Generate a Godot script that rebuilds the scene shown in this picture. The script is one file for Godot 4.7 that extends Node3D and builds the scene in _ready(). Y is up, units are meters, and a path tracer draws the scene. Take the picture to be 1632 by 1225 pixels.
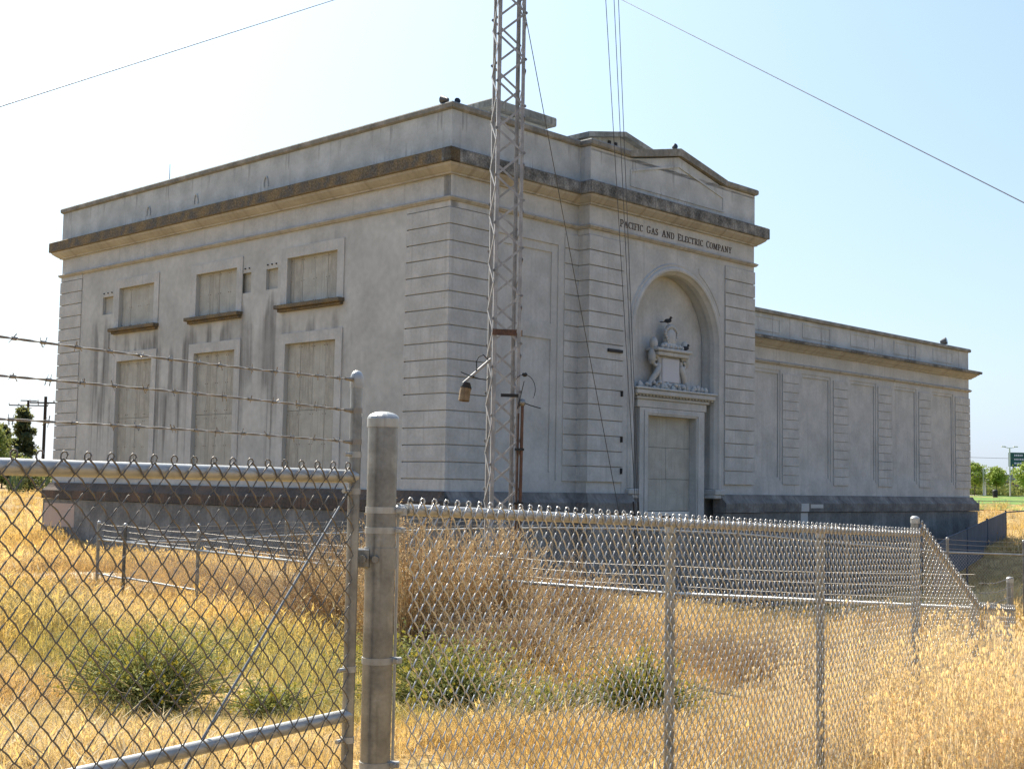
extends Node3D
# A boarded-up concrete power substation behind a chain-link fence, dry grass yard, guyed lattice tower.

const EYE := 1.75
const CORNER := Vector3(-2.0225, 1.496, -40.0)   # water-table corner of the building
const TURN := 46.2                                # the building's turn about y, degrees
var V: Vector3          # along the front
var U: Vector3          # along the side, into the depth
var M := {}             # materials
var rng := RandomNumberGenerator.new()
var hn := FastNoiseLite.new()
var taken := {}

# ---------------------------------------------------------------- mesh helpers
class MB:
	var v := PackedVector3Array()
	var n := PackedVector3Array()
	var uv := PackedVector2Array()
	var idx := PackedInt32Array()
	var use_uv := false
	func poly(pts: Array, out: Vector3, uvs: Array = []) -> void:
		var nn := Vector3.ZERO
		for k in pts.size():
			var p: Vector3 = pts[k]
			var q: Vector3 = pts[(k + 1) % pts.size()]
			nn += p.cross(q)
		if nn.length() < 1e-12:
			return
		nn = nn.normalized()
		var flip := nn.dot(out) < 0.0
		if flip:
			nn = -nn
		var b := v.size()
		for k in pts.size():
			v.append(pts[k])
			n.append(nn)
			if use_uv:
				uv.append(uvs[k] if uvs.size() > k else Vector2.ZERO)
		for k in range(1, pts.size() - 1):
			if flip:
				idx.append_array([b, b + k, b + k + 1])
			else:
				idx.append_array([b, b + k + 1, b + k])
	func tri(a: Vector3, b: Vector3, c: Vector3) -> void:
		var nn := (b - a).cross(c - a).normalized()
		var s := v.size()
		v.append(a); v.append(b); v.append(c)
		n.append(nn); n.append(nn); n.append(nn)
		idx.append(s); idx.append(s + 2); idx.append(s + 1)
	func quad(a: Vector3, b: Vector3, c: Vector3, d: Vector3) -> void:
		tri(a, b, c); tri(a, c, d)
	func box(lo: Vector3, hi: Vector3, c: float = 0.0) -> void:
		var m := (lo + hi) * 0.5
		var h := (hi - lo) * 0.5
		c = min(c, min(h.x, min(h.y, h.z)) * 0.9)
		for ax in 3:
			var a1 := (ax + 1) % 3
			var a2 := (ax + 2) % 3
			for s in [-1.0, 1.0]:
				var pts := []
				for q in [[-1, -1], [1, -1], [1, 1], [-1, 1]]:
					var p := Vector3.ZERO
					p[ax] = s * h[ax]
					p[a1] = q[0] * (h[a1] - c)
					p[a2] = q[1] * (h[a2] - c)
					pts.append(m + p)
				var o := Vector3.ZERO
				o[ax] = s
				poly(pts, o)
				if c > 0.0:
					for s2 in [-1.0, 1.0]:
						var e := []
						for q in [[0, -1], [0, 1], [1, 1], [1, -1]]:
							var p := Vector3.ZERO
							if q[0] == 0:
								p[ax] = s * h[ax]; p[a1] = s2 * (h[a1] - c)
							else:
								p[ax] = s * (h[ax] - c); p[a1] = s2 * h[a1]
							p[a2] = q[1] * (h[a2] - c)
							e.append(m + p)
						var oo := Vector3.ZERO
						oo[ax] = s; oo[a1] = s2
						poly(e, oo)
		if c > 0.0:
			for sx in [-1.0, 1.0]:
				for sy in [-1.0, 1.0]:
					for sz in [-1.0, 1.0]:
						var sg := Vector3(sx, sy, sz)
						var t := []
						for ax in 3:
							var p := Vector3(sx * (h.x - c), sy * (h.y - c), sz * (h.z - c))
							p[ax] = sg[ax] * h[ax]
							t.append(m + p)
						poly(t, sg)
	func tube(pts: Array, r0: float, r1: float = -1.0, sides: int = 6, capped: bool = true) -> void:
		if r1 < 0.0:
			r1 = r0
		var b := v.size()
		var cnt := pts.size()
		var up := Vector3.UP
		for k in cnt:
			var p: Vector3 = pts[k]
			var d: Vector3
			if k == 0:
				d = (pts[1] as Vector3) - p
			elif k == cnt - 1:
				d = p - (pts[k - 1] as Vector3)
			else:
				d = (pts[k + 1] as Vector3) - (pts[k - 1] as Vector3)
			d = d.normalized()
			up = Vector3.UP if absf(d.y) < 0.95 else Vector3.RIGHT
			var e1 := d.cross(up).normalized()
			var e2 := e1.cross(d)
			var r: float = lerpf(r0, r1, float(k) / float(cnt - 1))
			for s in sides:
				var a := TAU * s / sides
				var o := e1 * cos(a) + e2 * sin(a)
				v.append(p + o * r)
				n.append(o)
		for k in cnt - 1:
			for s in sides:
				var a := b + k * sides + s
				var a2 := b + k * sides + (s + 1) % sides
				idx.append_array([a, a2, a + sides, a2, a2 + sides, a + sides])
		if capped and sides > 3:
			for e in [0, cnt - 1]:
				var ring := []
				for s in sides:
					ring.append(v[b + e * sides + s])
				var dd: Vector3 = (pts[0] as Vector3) - (pts[1] as Vector3) if e == 0 else (pts[cnt - 1] as Vector3) - (pts[cnt - 2] as Vector3)
				poly(ring, dd)
	func blob(c: Vector3, r: Vector3, seg: int = 8, rings: int = 5) -> void:
		var b := v.size()
		for i in rings + 1:
			var ph := PI * i / rings
			for j in seg:
				var th := TAU * j / seg
				var o := Vector3(sin(ph) * cos(th), cos(ph), sin(ph) * sin(th))
				v.append(c + o * r)
				n.append((o / r).normalized())
		for i in rings:
			for j in seg:
				var a := b + i * seg + j
				var a2 := b + i * seg + (j + 1) % seg
				idx.append_array([a, a + seg, a2, a2, a + seg, a2 + seg])
	func extrude(poly2: PackedVector2Array, z0: float, z1: float) -> void:
		var t := Geometry2D.triangulate_polygon(poly2)
		for k in range(0, t.size(), 3):
			var q := [poly2[t[k]], poly2[t[k + 1]], poly2[t[k + 2]]]
			poly([Vector3(q[0].x, q[0].y, z1), Vector3(q[1].x, q[1].y, z1), Vector3(q[2].x, q[2].y, z1)], Vector3(0, 0, 1))
			poly([Vector3(q[0].x, q[0].y, z0), Vector3(q[1].x, q[1].y, z0), Vector3(q[2].x, q[2].y, z0)], Vector3(0, 0, -1))
		var cw := Geometry2D.is_polygon_clockwise(poly2)
		for k in poly2.size():
			var a := poly2[k]
			var c := poly2[(k + 1) % poly2.size()]
			var d := c - a
			var o := Vector3(d.y, -d.x, 0) * (-1.0 if cw else 1.0)
			poly([Vector3(a.x, a.y, z0), Vector3(c.x, c.y, z0), Vector3(c.x, c.y, z1), Vector3(a.x, a.y, z1)], o)
	# a profile (out, y) carried along a path of (x, z) points with mitred corners; out is to the left of the walk turned outwards
	func sweep(prof: Array, path: Array) -> void:
		var cnt := path.size()
		var mit := []
		for k in cnt:
			var p: Vector2 = path[k]
			var d0 := Vector2.ZERO
			var d1 := Vector2.ZERO
			if k > 0:
				d0 = (p - (path[k - 1] as Vector2)).normalized()
			if k < cnt - 1:
				d1 = ((path[k + 1] as Vector2) - p).normalized()
			if k == 0:
				d0 = d1
			if k == cnt - 1:
				d1 = d0
			var n0 := Vector2(-d0.y, d0.x)
			var n1 := Vector2(-d1.y, d1.x)
			var mm := (n0 + n1).normalized()
			mit.append(mm / max(0.3, mm.dot(n0)))
		for k in cnt - 1:
			for j in prof.size():
				var a: Vector2 = prof[j]
				var c: Vector2 = prof[(j + 1) % prof.size()]
				var pa: Vector2 = path[k]
				var pb: Vector2 = path[k + 1]
				var ma: Vector2 = mit[k]
				var mb: Vector2 = mit[k + 1]
				var p1 := pa + ma * a.x
				var p2 := pb + mb * a.x
				var p3 := pb + mb * c.x
				var p4 := pa + ma * c.x
				var nrm := (pb - pa).normalized()
				var no := Vector2(-nrm.y, nrm.x)
				var pd := c - a
				var o2 := Vector2(pd.y, -pd.x)   # profile runs counter-clockwise seen with out to the right
				poly([Vector3(p1.x, a.y, p1.y), Vector3(p2.x, a.y, p2.y), Vector3(p3.x, c.y, p3.y), Vector3(p4.x, c.y, p4.y)], Vector3(no.x * o2.x, o2.y, no.y * o2.x))
		for e in [0, cnt - 1]:
			var ring := []
			for a in prof:
				var p: Vector2 = (path[e] as Vector2) + (mit[e] as Vector2) * (a as Vector2).x
				ring.append(Vector3(p.x, (a as Vector2).y, p.y))
			var dd: Vector2 = (path[0] as Vector2) - (path[1] as Vector2) if e == 0 else (path[cnt - 1] as Vector2) - (path[cnt - 2] as Vector2)
			poly(ring, Vector3(dd.x, 0, dd.y))
	func mesh() -> ArrayMesh:
		var arr := []
		arr.resize(Mesh.ARRAY_MAX)
		arr[Mesh.ARRAY_VERTEX] = v
		arr[Mesh.ARRAY_NORMAL] = n
		if use_uv:
			arr[Mesh.ARRAY_TEX_UV] = uv
		arr[Mesh.ARRAY_INDEX] = idx
		var m := ArrayMesh.new()
		m.add_surface_from_arrays(Mesh.PRIMITIVE_TRIANGLES, arr)
		return m

func build(mb: MB, called: String, mat: Material, parent: Node = self) -> MeshInstance3D:
	var o := MeshInstance3D.new()
	o.mesh = mb.mesh()
	o.material_override = mat
	o.name = numbered(called) if parent == self else called
	parent.add_child(o, true)
	return o

func numbered(called: String) -> String:
	if not taken.has(called):
		taken[called] = 0
		return called
	taken[called] += 1
	return "%s_%03d" % [called, taken[called]]

func base(called: String, at := Vector3.ZERO, turn := 0.0) -> Node3D:
	var o := Node3D.new()
	o.name = numbered(called)
	add_child(o)
	o.position = at
	o.rotation_degrees.y = turn
	return o

func group_node(called: String, parent: Node) -> Node3D:
	var o := Node3D.new()
	o.name = called
	parent.add_child(o, true)
	return o

func tag(o: Node, label: String, category: String, group := "", kind := "") -> void:
	if label != "": o.set_meta("label", label)
	if category != "": o.set_meta("category", category)
	if group != "": o.set_meta("group", group)
	if kind != "": o.set_meta("kind", kind)

func boxpart(called: String, lo: Vector3, hi: Vector3, mat: Material, parent: Node, c := 0.0) -> MeshInstance3D:
	var mb := MB.new()
	mb.box(lo, hi, c)
	return build(mb, called, mat, parent)

# ---------------------------------------------------------------- textures and materials
func noise_bytes(w: int, h: int, freq: float, sd: int, oct := 4, kind := FastNoiseLite.TYPE_SIMPLEX_SMOOTH) -> PackedByteArray:
	var f := FastNoiseLite.new()
	f.noise_type = kind
	f.frequency = freq
	f.seed = sd
	f.fractal_octaves = oct
	var im := f.get_seamless_image(w, h, false, false, 0.15)
	im.convert(Image.FORMAT_L8)
	return im.get_data()

func stretched(w: int, h: int, small_h: int, freq: float, sd: int) -> PackedByteArray:
	var f := FastNoiseLite.new()
	f.frequency = freq
	f.seed = sd
	f.fractal_octaves = 4
	var im := f.get_seamless_image(w, small_h, false, false, 0.15)
	im.convert(Image.FORMAT_L8)
	im.resize(w, h, Image.INTERPOLATE_CUBIC)
	return im.get_data()

func rgb_texture(w: int, h: int, data: PackedByteArray) -> ImageTexture:
	var im := Image.create_from_data(w, h, false, Image.FORMAT_RGB8, data)
	im.generate_mipmaps()
	return ImageTexture.create_from_image(im)

# colour a -> b by mottling, with streaks of colour c and fine grain; every value is the matter's own colour
func mottled(size: int, a: Color, b: Color, c: Color, streak: float, grain: float, sd: int, cut := 0.55) -> ImageTexture:
	var n1 := noise_bytes(size, size, 0.006, sd)
	var n2 := noise_bytes(size, size, 0.05, sd + 1, 3)
	var n3 := stretched(size, size, 24, 0.03, sd + 2)
	var out := PackedByteArray()
	out.resize(size * size * 3)
	for i in size * size:
		var t := clampf((n1[i] / 255.0 - 0.5) * 1.6 + 0.5, 0, 1)
		var g := (n2[i] / 255.0 - 0.5) * grain
		var s := clampf((n3[i] / 255.0 - cut) * 3.0, 0, 1) * streak * clampf(n1[i] / 160.0, 0, 1)
		var r := lerpf(lerpf(a.r, b.r, t), c.r, s) + g
		var gg := lerpf(lerpf(a.g, b.g, t), c.g, s) + g
		var bb := lerpf(lerpf(a.b, b.b, t), c.b, s) + g
		out[i * 3] = int(clampf(r, 0, 1) * 255)
		out[i * 3 + 1] = int(clampf(gg, 0, 1) * 255)
		out[i * 3 + 2] = int(clampf(bb, 0, 1) * 255)
	return rgb_texture(size, size, out)

func bump(size: int, freq: float, strength: float, sd: int) -> ImageTexture:
	var f := FastNoiseLite.new()
	f.frequency = freq
	f.seed = sd
	f.fractal_octaves = 4
	var im := f.get_seamless_image(size, size, false, false, 0.15)
	im.convert(Image.FORMAT_RGBA8)
	im.bump_map_to_normal_map(strength)
	return ImageTexture.create_from_image(im)

func mat(color: Color, rough := 0.9, metal := 0.0) -> StandardMaterial3D:
	var m := StandardMaterial3D.new()
	m.albedo_color = color
	m.roughness = rough
	m.metallic = metal
	return m

func tmat(tex: Texture2D, metres: float, rough := 0.92, nrm: Texture2D = null, ns := 0.5, metal := 0.0) -> StandardMaterial3D:
	var m := StandardMaterial3D.new()
	m.albedo_texture = tex
	m.uv1_triplanar = true
	m.uv1_scale = Vector3.ONE / metres
	m.roughness = rough
	m.metallic = metal
	if nrm:
		m.normal_enabled = true
		m.normal_texture = nrm
		m.normal_scale = ns
	return m

func make_materials() -> void:
	var bn := bump(512, 0.03, 3.0, 91)
	var conc := mottled(1024, Color(0.64, 0.65, 0.645), Color(0.71, 0.718, 0.712), Color(0.54, 0.547, 0.54), 0.35, 0.05, 11, 0.6)
	M.concrete = tmat(conc, 9.0, 0.93, bn, 0.35)
	M.block = tmat(conc, 7.0, 0.93, bn, 0.45)
	M.parapet = tmat(mottled(1024, Color(0.62, 0.64, 0.64), Color(0.71, 0.73, 0.73), Color(0.43, 0.435, 0.435), 0.7, 0.05, 21, 0.66), 8.0, 0.93, bn, 0.3)
	M.coping = tmat(mottled(512, Color(0.43, 0.43, 0.41), Color(0.57, 0.565, 0.54), Color(0.36, 0.35, 0.32), 0.5, 0.10, 31), 4.0, 0.95, bn, 0.5)
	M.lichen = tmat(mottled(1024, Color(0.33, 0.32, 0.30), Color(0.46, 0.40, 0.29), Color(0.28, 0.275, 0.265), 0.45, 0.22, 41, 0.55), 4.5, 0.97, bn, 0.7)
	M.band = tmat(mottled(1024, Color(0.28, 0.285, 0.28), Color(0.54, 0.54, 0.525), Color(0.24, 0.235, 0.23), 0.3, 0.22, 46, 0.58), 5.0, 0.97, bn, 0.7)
	M.ochre = tmat(mottled(512, Color(0.57, 0.565, 0.54), Color(0.66, 0.655, 0.63), Color(0.46, 0.44, 0.40), 0.5, 0.06, 51), 5.0, 0.93, bn, 0.3)
	M.plinth = tmat(mottled(512, Color(0.38, 0.375, 0.365), Color(0.50, 0.495, 0.48), Color(0.29, 0.285, 0.28), 0.35, 0.10, 61, 0.6), 4.5, 0.95, bn, 0.5)
	M.plinth_rust = tmat(mottled(512, Color(0.27, 0.25, 0.235), Color(0.38, 0.315, 0.265), Color(0.20, 0.19, 0.18), 0.8, 0.09, 66, 0.5), 4.5, 0.95, bn, 0.5)
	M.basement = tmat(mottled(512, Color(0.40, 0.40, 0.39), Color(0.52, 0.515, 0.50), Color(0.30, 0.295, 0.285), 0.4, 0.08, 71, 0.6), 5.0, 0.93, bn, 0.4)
	M.board = tmat(mottled(512, Color(0.61, 0.613, 0.585), Color(0.665, 0.668, 0.64), Color(0.55, 0.55, 0.52), 0.6, 0.05, 81), 2.2, 0.85, bn, 0.15)
	M.board_worn = tmat(mottled(512, Color(0.58, 0.58, 0.55), Color(0.65, 0.645, 0.61), Color(0.49, 0.485, 0.455), 0.7, 0.06, 83, 0.52), 1.7, 0.85, bn, 0.2)
	M.patch = mat(Color(0.72, 0.72, 0.71), 0.8)
	M.pink = mat(Color(0.68, 0.61, 0.57), 0.9)
	M.plaque = mat(Color(0.70, 0.71, 0.73), 0.7)
	M.letter = mat(Color(0.24, 0.20, 0.18), 0.8)
	M.dark = mat(Color(0.10, 0.10, 0.105), 0.7)
	M.bird = mat(Color(0.13, 0.14, 0.17), 0.7)
	var gal := mottled(512, Color(0.58, 0.58, 0.57), Color(0.70, 0.70, 0.685), Color(0.46, 0.44, 0.41), 0.6, 0.06, 101, 0.58)
	M.galv = tmat(gal, 0.7, 0.48, bn, 0.15, 0.55)
	M.galv_old = tmat(mottled(512, Color(0.45, 0.45, 0.445), Color(0.58, 0.58, 0.57), Color(0.36, 0.35, 0.335), 0.7, 0.08, 111, 0.56), 0.55, 0.40, bn, 0.15, 0.75)
	M.wire = mat(Color(0.74, 0.73, 0.71), 0.36, 0.6)
	M.wire_old = mat(Color(0.42, 0.395, 0.365), 0.48, 0.45)
	M.barb = mat(Color(0.52, 0.50, 0.47), 0.5, 0.5)
	M.tower = tmat(mottled(512, Color(0.53, 0.53, 0.53), Color(0.63, 0.627, 0.625), Color(0.45, 0.42, 0.40), 0.6, 0.06, 121, 0.56), 1.2, 0.55, null, 0.0, 0.25)
	M.rust = tmat(mottled(512, Color(0.29, 0.21, 0.17), Color(0.40, 0.30, 0.24), Color(0.20, 0.15, 0.13), 0.6, 0.08, 131), 0.8, 0.85, bn, 0.4)
	M.lamp_hood = tmat(mottled(512, Color(0.42, 0.35, 0.25), Color(0.56, 0.48, 0.36), Color(0.30, 0.24, 0.18), 0.6, 0.10, 161), 0.5, 0.8)
	M.lamp_grey = mat(Color(0.30, 0.30, 0.31), 0.6)
	M.cable = mat(Color(0.30, 0.31, 0.33), 0.6, 0.3)
	M.black = mat(Color(0.07, 0.07, 0.07), 0.6)
	M.slate = tmat(mottled(512, Color(0.20, 0.25, 0.31), Color(0.25, 0.30, 0.37), Color(0.17, 0.21, 0.26), 0.5, 0.03, 141), 3.0, 0.8)
	M.bark = tmat(mottled(512, Color(0.27, 0.21, 0.16), Color(0.38, 0.31, 0.25), Color(0.18, 0.14, 0.11), 0.7, 0.08, 151), 1.0, 0.95)
	M.pole = mat(Color(0.20, 0.17, 0.15), 0.9)
	M.white = mat(Color(0.80, 0.80, 0.78), 0.7)
	M.sign = mat(Color(0.05, 0.30, 0.24), 0.6)
	M.roofblue = mat(Color(0.42, 0.47, 0.55), 0.6)
	M.wallgrey = mat(Color(0.45, 0.42, 0.40), 0.9)
	M.glass = mat(Color(0.08, 0.09, 0.10), 0.15)
	M.blue = mat(Color(0.16, 0.26, 0.45), 0.6)
	# ground: straw litter over pale earth, blotched, with greener places
	var g1 := noise_bytes(1024, 1024, 0.008, 201)
	var g2 := noise_bytes(1024, 1024, 0.06, 202, 4)
	var g3 := noise_bytes(1024, 1024, 0.012, 203, 3)
	var gd := PackedByteArray()
	gd.resize(1024 * 1024 * 3)
	for i in 1024 * 1024:
		var t := clampf((g1[i] / 255.0 - 0.35) * 2.2, 0, 1)
		var f := (g2[i] / 255.0 - 0.5) * 0.42
		var gr := clampf((g3[i] / 255.0 - 0.58) * 4.0, 0, 1) * 0.6
		gd[i * 3] = int(clampf(lerpf(lerpf(0.54, 0.70, t), 0.46, gr) + f, 0, 1) * 255)
		gd[i * 3 + 1] = int(clampf(lerpf(lerpf(0.43, 0.58, t), 0.43, gr) + f * 0.9, 0, 1) * 255)
		gd[i * 3 + 2] = int(clampf(lerpf(lerpf(0.25, 0.37, t), 0.22, gr) + f * 0.7, 0, 1) * 255)
	M.ground = tmat(rgb_texture(1024, 1024, gd), 7.0, 1.0, bump(512, 0.05, 6.0, 205), 1.0)
	M.ground.uv1_world_triplanar = true
	M.lawn = tmat(mottled(512, Color(0.30, 0.42, 0.13), Color(0.42, 0.52, 0.18), Color(0.40, 0.46, 0.20), 0.3, 0.10, 211), 6.0, 1.0)
	M.dirt = tmat(mottled(512, Color(0.66, 0.58, 0.46), Color(0.76, 0.69, 0.57), Color(0.60, 0.52, 0.40), 0.3, 0.12, 221), 3.0, 1.0)
	M.path = mat(Color(0.66, 0.65, 0.62), 0.9)
	for q in [["grass", Color(1, 1, 1), Color(0.95, 0.85, 0.65)]]:
		var m := mat(q[1], 0.85)
		m.vertex_color_use_as_albedo = true
		m.backlight_enabled = true
		m.backlight = q[2]
		M[q[0]] = m
	for q in [["weed", Color(0.53, 0.54, 0.27)], ["weed_dark", Color(0.41, 0.43, 0.21)], ["flower", Color(0.80, 0.70, 0.12)], ["leaf", Color(0.36, 0.44, 0.15)], ["leaf_light", Color(0.52, 0.60, 0.20)], ["conifer", Color(0.14, 0.21, 0.13)], ["cactus", Color(0.34, 0.42, 0.28)]]:
		var m := mat(q[1], 0.8)
		m.backlight_enabled = true
		m.backlight = Color(0.45, 0.45, 0.25)
		M[q[0]] = m
	M.twig = mat(Color(0.66, 0.56, 0.43), 0.95)
	M.twig_pale = mat(Color(0.82, 0.71, 0.53), 0.95)
	for k in ["twig", "twig_pale"]:
		M[k].backlight_enabled = true
		M[k].backlight = Color(0.5, 0.45, 0.35)

# ---------------------------------------------------------------- terrain
func sst(a: float, b: float, x: float) -> float:
	return smoothstep(a, b, x)

func ground_y(x: float, f: float) -> float:
	var y := 0.0
	var ks := [[-1000.0, 0.0], [4.0, 0.0], [12.0, -0.22], [26.0, -0.8], [45.0, -0.9], [62.0, -0.74], [100.0, 0.25], [160.0, 0.55], [420.0, 1.1], [5000.0, 1.1]]
	for k in ks.size() - 1:
		if f >= ks[k][0] and f < ks[k + 1][0]:
			var t: float = (f - ks[k][0]) / (ks[k + 1][0] - ks[k][0])
			y = lerpf(ks[k][1], ks[k + 1][1], t * t * (3.0 - 2.0 * t))
	y += 0.45 * sst(2, 9, -x) * sst(10, 18, f) * (1.0 - sst(30, 46, f))
	y -= 0.5 * sst(1.5, 6, x) * sst(9, 13, f) * (1.0 - sst(48, 68, f))
	y += 0.85 * sst(8, 36, x) * sst(72, 150, f)
	var p := Vector3(x, 0, -f) - CORNER
	var a := p.dot(V)
	var q := -p.dot(U)
	var b := -q
	var m := sst(13.5, 6.5, q) * sst(-4.0, -0.5, q) * sst(-6.0, 1.5, a) * (1.0 - sst(26.0, 37.0, a))
	var s := sst(5.0, 1.5, -a) * (1.0 - sst(0.0, 2.0, a)) * sst(-3.0, 0.5, b) * (1.0 - sst(13.0, 23.0, b))
	y = lerpf(y, -2.9, clampf(max(m, s), 0, 1))
	y += hn.get_noise_2d(x * 3.0, f * 3.0) * 0.10 + hn.get_noise_2d(x * 14.0, f * 14.0) * 0.03
	return y

func in_building(x: float, f: float, pad := 0.0) -> bool:
	var p := Vector3(x, 0, -f) - CORNER
	var a := p.dot(V)
	var b := p.dot(U)
	return (a > -0.6 - pad and a < 17.0 and b > -1.3 - pad and b < 25.8 + pad) or (a >= 16.0 and a < 37.6 + pad and b > -0.6 - pad and b < 16.0)

func sheet(called: String, xs: Array, fs: Array, lift: float, m: Material) -> MeshInstance3D:
	var mb := MB.new()
	var nx := xs.size()
	for f in fs:
		for x in xs:
			var y := ground_y(x, f)
			mb.v.append(Vector3(x, y + lift, -f))
			var e := 0.3
			mb.n.append(Vector3(-(ground_y(x + e, f) - y) / e, 1.0, (ground_y(x, f + e) - y) / e).normalized())
	for j in fs.size() - 1:
		for i in nx - 1:
			var k := j * nx + i
			mb.idx.append_array([k, k + nx, k + 1, k + 1, k + nx, k + nx + 1])
	var o := build(mb, called, m)
	o.set_meta("kind", "structure")
	return o

func make_ground() -> void:
	var xs := []
	var x := 0.0
	var st := 0.5
	while x < 1500.0:
		xs.append(x)
		if x > 16.0:
			st *= 1.13
		x += st
	var full := []
	for k in range(xs.size() - 1, 0, -1):
		full.append(-xs[k])
	full.append_array(xs)
	var fs := [-60.0, -20.0, -6.0]
	var f := -2.0
	st = 0.5
	while f < 2500.0:
		fs.append(f)
		if f > 60.0:
			st *= 1.12
		f += st
	sheet("ground", full, fs, 0.0, M.ground)
	var lx := []
	for k in 30:
		lx.append(28.0 + k * 4.0)
	var lf := []
	for k in 18:
		lf.append(98.0 + k * 3.0)
	sheet("lawn", lx, lf, 0.05, M.lawn)
	sheet("dirt_path", [-13.5, -12.5, -11.5, -10.5, -9.6, -8.8, -8.2], [26.6, 27.2, 27.8, 28.4, 29.0], 0.03, M.dirt)
	sheet("path", lx, [150.5, 151.5, 152.5, 153.5], 0.08, M.path)

# ---------------------------------------------------------------- the building
# plate across a plane: rect [u0,v0,u1,v1] minus rectangular holes, from depth d0 (back) to d1 (front)
func holed(mb: MB, r: Rect2, holes: Array, d0: float, d1: float, side: bool, uvr := Rect2()) -> void:
	var us := [r.position.x, r.end.x]
	var vs := [r.position.y, r.end.y]
	for h in holes:
		us.append(h.position.x); us.append(h.end.x); vs.append(h.position.y); vs.append(h.end.y)
	us.sort(); vs.sort()
	var P := func(u: float, v: float, d: float) -> Vector3:
		return Vector3(-d, v, -u) if side else Vector3(u, v, d)
	var out := Vector3(-1, 0, 0) if side else Vector3(0, 0, 1)
	for i in us.size() - 1:
		for j in vs.size() - 1:
			var u0: float = us[i]
			var u1: float = us[i + 1]
			var v0: float = vs[j]
			var v1: float = vs[j + 1]
			if u1 - u0 < 1e-5 or v1 - v0 < 1e-5:
				continue
			var c := Vector2((u0 + u1) / 2, (v0 + v1) / 2)
			var hole := false
			for h in holes:
				if h.has_point(c):
					hole = true
			if hole:
				continue
			var uvs := []
			if uvr.size.x > 0:
				for q in [[u0, v0], [u1, v0], [u1, v1], [u0, v1]]:
					uvs.append(Vector2((q[0] - uvr.position.x) / uvr.size.x, 1.0 - (q[1] - uvr.position.y) / uvr.size.y))
			mb.poly([P.call(u0, v0, d1), P.call(u1, v0, d1), P.call(u1, v1, d1), P.call(u0, v1, d1)], out, uvs)
	var rects := [r]
	rects.append_array(holes)
	for k in rects.size():
		var h: Rect2 = rects[k]
		var sg := 1.0 if k == 0 else -1.0
		var c0 := h.position
		var c1 := h.end
		var du: Vector3 = P.call(1, 0, 0) - P.call(0, 0, 0)
		mb.poly([P.call(c0.x, c0.y, d0), P.call(c0.x, c1.y, d0), P.call(c0.x, c1.y, d1), P.call(c0.x, c0.y, d1)], -du * sg)
		mb.poly([P.call(c1.x, c0.y, d0), P.call(c1.x, c1.y, d0), P.call(c1.x, c1.y, d1), P.call(c1.x, c0.y, d1)], du * sg)
		mb.poly([P.call(c0.x, c0.y, d0), P.call(c1.x, c0.y, d0), P.call(c1.x, c0.y, d1), P.call(c0.x, c0.y, d1)], Vector3(0, -sg, 0))
		mb.poly([P.call(c0.x, c1.y, d0), P.call(c1.x, c1.y, d0), P.call(c1.x, c1.y, d1), P.call(c0.x, c1.y, d1)], Vector3(0, sg, 0))

func R(u0: float, v0: float, u1: float, v1: float) -> Rect2:
	return Rect2(u0, v0, u1 - u0, v1 - v0)

func side_texture() -> ImageTexture:
	# stains on the side wall where the photograph has them: run-off below sills, vents and down the piers between the windows
	var w := 1024
	var h := 440
	var n1 := noise_bytes(w, h, 0.008, 301)
	var n2 := noise_bytes(w, h, 0.06, 302, 3)
	var st := stretched(w, h, 12, 0.10, 303)
	var wide := stretched(w, h, 20, 0.022, 304)
	var runs := [[5.0, 9.0, 6.3, 3.0, 0.6], [8.7, 11.6, 7.2, 7.0, 0.75], [11.0, 14.8, 6.35, 2.4, 0.7], [14.4, 17.2, 6.2, 6.0, 0.9], [16.8, 20.6, 6.4, 1.8, 0.8], [20.2, 21.9, 7.1, 7.0, 0.8], [2.2, 5.0, 5.0, 5.0, 0.12], [5.0, 8.9, 9.1, 1.0, 0.2]]
	var out := PackedByteArray()
	out.resize(w * h * 3)
	for y in h:
		var hy := 9.15 - 9.15 * y / float(h)
		for x in w:
			var b := 2.0 + 21.4 * x / float(w)
			var i := y * w + x
			var t := clampf((n1[i] / 255.0 - 0.5) * 1.5 + 0.5, 0, 1)
			var g := (n2[i] / 255.0 - 0.5) * 0.06
			var s := 0.0
			for r in runs:
				var top: float = r[2] - 1.6 * clampf(0.75 - wide[x] / 255.0, 0.0, 0.6)
				if b > r[0] - 0.6 and b < r[1] + 0.6 and hy < top and hy > top - r[3]:
					var edge: float = smoothstep(0.0, 1.0, b - r[0] + 0.6) * smoothstep(0.0, 1.0, r[1] + 0.6 - b)
					var len_: float = r[3] * (0.45 + 0.7 * st[x] / 255.0)
					var fall: float = clampf((len_ - (top - hy)) / (r[3] * 0.4), 0.0, 1.0) * clampf((top - hy) / 0.5, 0.0, 1.0)
					var body := clampf((wide[i] / 255.0 - 0.32) * 2.9, 0, 1) * (0.55 + 0.9 * clampf(st[i] / 255.0 - 0.3, 0, 1))
					s = max(s, body * r[4] * edge * fall)
			s *= clampf(0.3 + n1[i] / 190.0 + n2[i] / 900.0, 0, 1)
			s = clampf(s, 0, 0.9)
			out[i * 3] = int(clampf(lerpf(lerpf(0.63, 0.705, t), 0.35, s) + g, 0, 1) * 255)
			out[i * 3 + 1] = int(clampf(lerpf(lerpf(0.64, 0.715, t), 0.352, s) + g, 0, 1) * 255)
			out[i * 3 + 2] = int(clampf(lerpf(lerpf(0.632, 0.706, t), 0.348, s) + g, 0, 1) * 255)
	return rgb_texture(w, h, out)

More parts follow.
